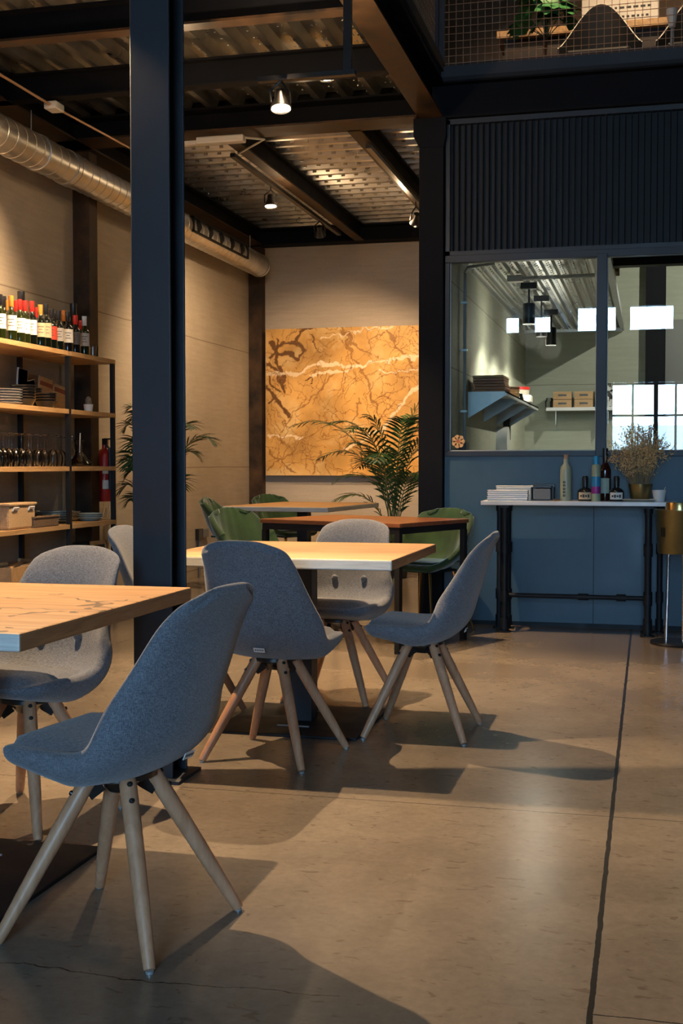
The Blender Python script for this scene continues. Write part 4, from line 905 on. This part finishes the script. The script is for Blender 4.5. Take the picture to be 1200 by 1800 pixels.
# level 2 (z 1.10): inverted wine glasses and decanters
wgp = None; pos = []
for k, u in enumerate((-14, -2, 6, 16, 26, 38, 50)):
    pos.append((u, F+.02)); pos.append((u+5, B-.02))
for k, u in enumerate((66, 78)): pos.append((u, F)); pos.append((u+5, B-.03))
pos.append((93, F)); pos.append((101, B)); pos.append((108, B-.1))
WG = 'upside down wine glass on the third shelf, '
desc = {}
for k, (u, x) in enumerate(sorted(pos)):
    lab = 'clear upside down wine glass standing on its rim on the third shelf'
    ORD = ('first second third fourth fifth sixth seventh eighth ninth tenth eleventh twelfth thirteenth fourteenth fifteenth sixteenth seventeenth eighteenth nineteenth twentieth twenty-first').split()
    lab = 'upside down wine glass, %s from the left end of the row, %s' % (ORD[k], 'front row' if x > -4 else 'back row')
    p = onshelf(u, x, 2)
    if wgp is None:
        wgp = thing('wine_glass', lab, 'glass', p, 0, 'upside down wine glasses on the third shelf')
        MB().lathe([(.030, 0), (.038, .03), (.040, .07), (.030, .10), (.008, .118), (.006, .118), (.028, .098), (.038, .07), (.036, .03), (.028, 0)], n=18).build('bowl', GLASS, wgp)
        MB().lathe([(.006, .115), (.0045, .13), (.0045, .20), (.008, .208), (0, .208)], n=10).build('stem', GLASS, wgp)
        MB().lathe([(.0, .204), (.02, .207), (.036, .212), (.036, .215), (0, .214)], n=18).build('foot', GLASS, wgp)
    else: dup(wgp, p, label=lab)
p = onshelf(140, F-.03, 2); q = thing('glass_decanter', 'clear glass decanter with flared neck right of the wine glasses', 'decanter', p)
MB().lathe([(.03, 0), (.085, .008), (.09, .02), (.05, .06), (.022, .11), (.024, .15), (.042, .19), (.040, .19), (.022, .15), (.02, .11), (.048, .058), (.084, .02), (0, .006)], n=26).build('vessel', GLASS, q); MB().tube([(.0, 0, .1), (.005, .0, .24)], .004, 6).build('stirrer', CREAM, q)
p = onshelf(127, F-.15, 2); tag(MB().lathe([(.02, 0), (.03, .01), (.03, .1), (.012, .15), (.012, .23), (.010, .23), (.009, .15), (.026, .1), (.026, .02), (0, .01)], n=16).build('glass_bottle', GLASS, loc=p), 'slim clear bottle behind the decanter by the post', 'bottle')
# level 1 (z .70)
p = onshelf(14, F-.06, 1); q = thing('wicker_basket', 'light woven basket with handles on the fourth shelf', 'basket', (p[0], p[1], p[2]))
MB().box(-.10, .10, -.17, .17, 0, .15).build('basket_body', WICKER, q, bevel=.015); MB().box(-.11, .11, -.18, .18, .15, .17).build('rim', WICKER, q, bevel=.008)
for y in (-.1, .1): MB().tube([(.102, y-.03, .12), (.112, y-.03, .14), (.112, y+.03, .14), (.102, y+.03, .12)], .006, 6).build('handle', WHITE, q)
p = onshelf(60, F-.03, 1); q = thing('wicker_tray', 'low dark woven tray beside the light basket', 'basket', p)
MB().box(-.09, .09, -.17, .17, 0, .012).box(-.09, -.075, -.17, .17, 0, .065).box(.075, .09, -.17, .17, 0, .065).box(-.075, .075, -.17, -.155, 0, .065).box(-.075, .075, .155, .17, 0, .065).build('tray_body', WICKD, q, bevel=.006)
MB().tube([(-.09, -.17, .067), (.09, -.17, .067), (.09, .17, .067), (-.09, .17, .067), (-.09, -.17, .067)], .008, 8).build('rim', WICKD, q)
stack(94, -4.08, 1, 5, .135, CELADON, .015, 'pale blue plate left of the post', 'pale blue plates, large stack', h=.024)
stack(126, -4.1, 1, 4, .06, LT, .016, 'small cream saucer beside the post', 'cream saucers')
stack(155, -4.0, 1, 3, .11, CELADON, .014, 'pale blue plate, right end of fourth shelf', 'pale blue plates, small stack', h=.026)
# level 0 (z .30): crates with kindling and corks, dark bottles
for u, lab in ((5, 'wooden crate of kindling low on the shelving at the left edge'), (44, 'wooden crate of kindling low on the shelving beside the chair back')):
    p = onshelf(u, -4.03, 0); q = thing('wooden_crate', lab, 'crate', p)
    MB().box(-.14, .14, -.16, .16, 0, .012).box(-.14, -.125, -.16, .16, 0, .16).box(.125, .14, -.16, .16, 0, .16).box(-.125, .125, -.16, -.145, 0, .16).box(-.125, .125, .145, .16, 0, .16).build('box', CRATEW, q)
    for k in range(6):
        a = random.uniform(-.5, .5); c0 = Vector((random.uniform(-.06, .06), random.uniform(-.09, .09), .10+.014*k)); d = Vector((sin(a)*.07, cos(a)*.1, random.uniform(-.02, .02)))
        tag(MB().tube([c0-d+q.location, c0+q.location, c0+d+q.location], .014, 6).build('firewood_stick', CRATEW if k % 2 else SHELFW), 'rough firewood stick, '+('bottom', 'second', 'third', 'fourth', 'fifth', 'topmost')[k]+' in the '+('left' if u < 20 else 'right')+' crate low on the shelving', 'firewood', 'firewood sticks in the '+('left' if u < 20 else 'right')+' crate')
p = onshelf(152, F-.1, 0); q = thing('wire_basket', 'small wood and dark wire box low on the shelving by the end post', 'box', p)
MB().box(-.08, .08, -.14, .14, 0, .24).build('box_body', BLKPL, q); MB().box(.08, .085, -.15, .15, .22, .25).box(.08, .085, .135, .15, 0, .25).box(.08, .085, -.15, -.135, 0, .25).build('rim', CRATEW, q)
# fire extinguisher, sockets
q = thing('fire_extinguisher', 'red fire extinguisher with white label behind the shelving end', 'fire extinguisher', (-4.2, 8.95, .82))
MB().lathe([(.0, 0), (.06, 0), (.065, .01), (.065, .36), (.05, .40), (.02, .42), (.02, .45), (0, .45)], n=22).build('cylinder', RED, q)
MB().box(-.015, .03, -.012, .012, .44, .50).box(.0, .09, -.008, .008, .49, .502).build('valve', BLKPL, q); MB().tube([(.02, -.02, .45), (.07, -.06, .42), (.075, -.065, .25), (.072, -.06, .1)], .01, 8).build('hose', BLKPL, q)
vs = []; fs = []
for k in range(9):
    a = -1.4+1.5*k/8
    for z in (.1, .17, .22, .26): vs.append((.066*cos(a), .066*sin(a), z))
for k in range(8): fs += [(4*k, 4*k+4, 4*k+5, 4*k+1), (4*k+2, 4*k+6, 4*k+7, 4*k+3)]
MB().add(vs, fs).build('label', LW, q)
p = at(352, 940, 0, -4.28); q = thing('wall_socket', 'small grey power socket with plug on the left wall beyond the column', 'socket', (-4.3, p.y, p.z))
MB().box(0, .04, -.09, .03, -.05, .06).build('socket', BLKPL, q, bevel=.004); MB().box(0, .035, .06, .20, -.03, .05).build('switch', GREYPL, q, bevel=.004); MB().tube([(.02, -.03, -.05), (.02, -.03, -.5)], .012, 8).build('conduit', GREYPL, q)

# ================================================================ console with things on it
CY0, CY1 = 8.02, 8.36; CX0, CX1 = -1.075, .175; CZ = .875
t = thing('console_table', 'narrow console with pale marble top and black pipe legs against the blue wall', 'table', (0, 0, 0))
MB().box(CX0, CX1, CY0, CY1, CZ-.028, CZ).build('tabletop', noisy('pale_marble', (.5, .5, .5), (.62, .62, .61), 4, .25, 0, 0), t, bevel=.003)
def pipeleg(x, y, w=.022):
    mb = MB(); mb.tube([(x, y, .0), (x, y, CZ-.028)], w, 12)
    for z in (.02, .20, .52, .80): mb.tube([(x, y, z), (x, y, z+.07)], w+.007, 12)
    mb.tube([(x, y, 0), (x, y, .008)], w+.025, 14); return mb
for x in (-.925, .0):
    for y in (CY0+.09, CY1-.06): pipeleg(x, y).build('leg', BLK, t)
for x in (-.985, .075): pipeleg(x, CY1-.04, .018).build('leg', BLK, t)
st = MB(); st.tube([(-.925, CY0+.2, .235), (.0, CY0+.2, .235)], .015, 10); st.tube([(-.45, CY0+.2, .235), (-.38, CY0+.2, .235)], .022, 10); st.tube([(-.2, CY0+.2, .235), (-.14, CY0+.2, .235)], .024, 10)
for x in (-.925, .0): st.tube([(x, CY0+.09, .235), (x, CY1-.06, .235)], .015, 10)
st.build('stretcher', BLK, t)
for x in (-.925, 0): MB().box(x-.03, x+.03, CY0+.03, CY1-.02, CZ-.045, CZ-.029).build('support_bar', BLK, t)
def onc(u, y): p = at(u, 878, 1, y); return (p.x, y, CZ)
for j, (u, y, n, tl) in enumerate(((893, 8.12, 5, 'front'), (908, 8.25, 7, 'rear'))):
    p = onc(u, y)
    for k in range(n):
        tag(MB().box(-.13, .13, -.05, .05, 0, .012).box(-.134, .134, -.054, .054, .011, .016).build('serving_dish', WHITE if j == 0 else CREAM, loc=(p[0]+random.uniform(-.003, .003), y, CZ+k*.0135), bevel=.004), 'pale rectangular dish, %s of the %s stack on the console' % (('bottom', 'second', 'third', 'fourth', 'fifth', 'sixth', 'seventh')[k], tl), 'dish', 'dishes stacked on the console '+tl)
p = onc(954, 8.16); q = thing('napkin_holder', 'black napkin holder holding grey napkins on the console', 'napkin holder', p)
MB().box(-.075, .075, -.06, .06, 0, .01).box(-.075, -.067, -.06, .06, 0, .09).box(.067, .075, -.06, .06, 0, .09).box(-.075, .075, .05, .06, 0, .11).box(-.06, .06, -.05, .05, .085, .10).build('holder', BLKPL, q, bevel=.003)
MB().box(-.055, .055, -.065, .045, .01, .08).build('napkins', mat('slate_paper', (.12, .14, .16), .7), q, bevel=.004)
tag(MB().lathe([(0, 0), (.022, 0), (.024, .006), (.015, .012), (0, .012)], n=14).build('small_coaster', DARKW, loc=onc(978, 8.1)), 'small brown disc beside the green bottle on the console', 'coaster')
p = onc(994, 8.14); q = thing('cork_bottle', 'tall pale green ceramic bottle with cork and dark lettering on the console', 'bottle', p)
MB().lathe([(0, 0), (.036, 0), (.038, .006), (.038, .20), (.034, .225), (.018, .245), (.017, .275), (0, .275)], n=22).build('bottle_body', mat('pale_green_glaze', (.30, .34, .25), .35), q)
MB().lathe([(.015, .272), (.016, .30), (.018, .305), (0, .306)], n=14).build('cork', mat('cork', (.45, .25, .15), .8), q)
tx = MB()
for k, hgt in enumerate((.02, .03, .018, .026, .02)):
    z = .03+k*.022; a = -pi/2-.35
    for s in (0, 1): tx.obox((.0388*cos(a+.25*s), .0388*sin(a+.25*s), z+.006), .006, .003, .014, Matrix.Rotation(a+.25*s+pi/2, 3, 'Z'))
    tx.obox((.0388*cos(a+.12), .0388*sin(a+.12), z+(.012 if k % 2 else 0)), .012, .003, .004, Matrix.Rotation(a+.12+pi/2, 3, 'Z'))
tx.build('lettering', TEXTM, q)
def jar(u, y, lab, m):
    p = onc(u, y); q = thing('pump_bottle', lab, 'bottle', p)
    MB().lathe([(0, 0), (.045, 0), (.048, .006), (.048, .065), (.035, .08), (.016, .088), (.016, .10), (0, .10)], n=20).build('jar_body', BLACKC, q); MB().lathe([(.018, .092), (.02, .15), (.014, .165), (0, .165)], n=14).build('stopper', BLKPL, q)
    vs = []; fs = []
    for k in range(11):
        a = -pi/2-.95+1.9*k/10
        for z in (.012, .058): vs.append((.0488*cos(a), .0488*sin(a), z))
    for k in range(10): fs.append((2*k, 2*k+2, 2*k+3, 2*k+1))
    L = MB().add(vs, fs, 0, True).build('label', m, q)
    tx = MB()
    for k in range(4):
        a = -pi/2-.5+.33*k; tx.obox((.0496*cos(a), .0496*sin(a), .034), .012, .001, .02 if k % 2 else .012, Matrix.Rotation(a+pi/2, 3, 'Z'))
    tx.build('label_print', TEXTM, L)
jar(1028, 8.14, 'squat dark jar with stopper left of the blue spray can', LT); jar(1083, 8.14, 'squat jar with white label right of the dark bottle', LW)
p = onc(1047, 8.12); q = thing('spray_can', 'slim spray can with blue cap, pale top and purple band on the console', 'spray can', p)
MB().lathe([(0, 0), (.029, 0), (.03, .004), (.03, .225), (.024, .24), (0, .24)], n=20).build('can_body', mat('can_green', (.30, .36, .24), .35), q)
MB().lathe([(.0302, .09), (.0304, .091), (.0304, .16), (.0302, .161)], n=20).build('blue_band', mat('can_blue', (.03, .22, .42), .35), q); MB().lathe([(.0303, .05), (.0306, .051), (.0306, .095), (.0303, .096)], n=20).build('purple_band', mat('can_purple', (.25, .02, .2), .35), q)
MB().lathe([(.018, .24), (.019, .29), (.016, .295), (0, .296)], n=16).build('cap', mat('cap_blue', (.02, .27, .50), .35), q)
q = thing('wine_bottle', 'dark brown wine bottle with pale green label on the console', 'bottle', onc(1063, 8.2), -pi/2)
MB().lathe([(0, .004), (.03, 0), (.037, .004), (.037, .2), (.034, .215), (.016, .25), (.014, .33), (.017, .335), (.017, .345), (0, .345)], n=20).build('glass_body', mat('brown_glass', (.03, .008, .005), .08), q)
vs = []; fs = []
for k in range(9):
    a = -.8+1.6*k/8
    for z in (.05, .15): vs.append((.0378*cos(a), .0378*sin(a), z))
for k in range(8): fs.append((2*k, 2*k+2, 2*k+3, 2*k+1))
MB().add(vs, fs, 0, True).build('label', mat('mint_label', (.35, .42, .33), .6), q)
MB().lathe([(.0165, .25), (.0175, .251), (.018, .346), (0, .3465)], n=14).build('capsule', CB, q)
q = thing('oval_dish', 'long white oval dish under the brass pot on the console', 'dish', onc(1125, 8.15))
dm = MB().lathe([(0, .002), (.06, 0), (.09, .014), (.087, .016), (.06, .006), (0, .006)], n=28); dm.v = [(x*1.65, y*1.0, z) for x, y, z in dm.v]; dm.build('dish', CREAM, q)
p = onc(1125, 8.15); q = thing('dried_flower_pot', 'brass pot of dried oat flowers on the console', 'plant', (p[0], p[1], CZ+.008))
MB().lathe([(0, 0), (.055, 0), (.06, .006), (.078, .105), (.074, .105), (.056, .01), (0, .01)], n=26).build('pot', GOLD, q)
mb = MB(); hd = MB(); R = random.Random(4)
for k in range(130):
    a = R.uniform(0, 2*pi); sp = R.uniform(.02, .30)**1.0; h = R.uniform(.24, .44)*(1-.35*(sp/.3)**2); e = Vector((cos(a)*sp*.8+.0, sin(a)*sp*.35, .09+h)); b0 = Vector((cos(a)*.035, sin(a)*.035, .07)); m1 = b0.lerp(e, .55)+Vector((0, 0, .03))
    mb.tube([b0, m1, e], .0011, 4)
    for j in range(13):
        s = R.uniform(.28, 1); c0 = (b0.lerp(m1, s*2) if s < .5 else m1.lerp(e, s*2-1))+Vector((R.uniform(-.016, .016), R.uniform(-.012, .012), R.uniform(-.01, .012))); w_ = R.uniform(.005, .009); d = Vector((R.uniform(-1, 1), R.uniform(-1, 1), R.uniform(-1, 1))).normalized()
        u_ = d.orthogonal().normalized(); hd.add([c0-d*w_*1.6, c0+u_*w_*.6, c0+d*w_*1.6, c0-u_*w_*.6, c0+d.cross(u_)*w_*.6], [(0, 1, 2), (0, 2, 3), (0, 4, 2), (1, 4, 3)])
mb.build('dried_stems', mat('straw', (.30, .22, .12), .8), q); o = hd.build('dried_flowers', DRY, q); o['kind'] = 'stuff'
q = thing('ceramic_cup', 'small white cup with a spoon at the right end of the console', 'cup', onc(1158, 8.12))
MB().lathe([(0, 0), (.032, 0), (.034, .004), (.045, .075), (.042, .075), (.031, .008), (0, .008)], n=22).build('cup', WHITE, q); MB().tube([(.0, 0, .01), (.04, 0, .095)], .003, 6).build('spoon', STEEL, q)
# brass bucket on chrome stand
p = Vector((.185, 7.82, 0))
q = thing('ice_bucket_stand', 'brass wine bucket on a three legged chrome stand at the right edge', 'bucket stand', (p.x, p.y, 0))
MB().lathe([(0, 0), (.165, 0), (.17, .008), (.165, .018), (.03, .024), (0, .024)], n=32).build('base', BLKPL, q)
for a in (.3, 2.4, 3.9, 5.0): MB().tube([(.10*cos(a), .10*sin(a), .02), (.085*cos(a), .085*sin(a), .575)], .010, 10).build('leg', CHROME, q)
MB().lathe([(0, .565), (.125, .565), (.13, .571), (.147, .825), (.151, .83), (.151, .837), (.14, .837), (.138, .82), (.12, .59), (0, .585)], n=36).build('bucket', GOLD, q)
MB().lathe([(.02, .875), (.08, .88), (.085, .86), (.09, .77), (.02, .77)], n=24).build('inner_ring', GOLDLEG, q)
MB().obox((-.100, -.100, .70), .03, .004, .055, Matrix.Rotation(-.78, 3, 'Z')).build('handle_hole', BLKPL, q)
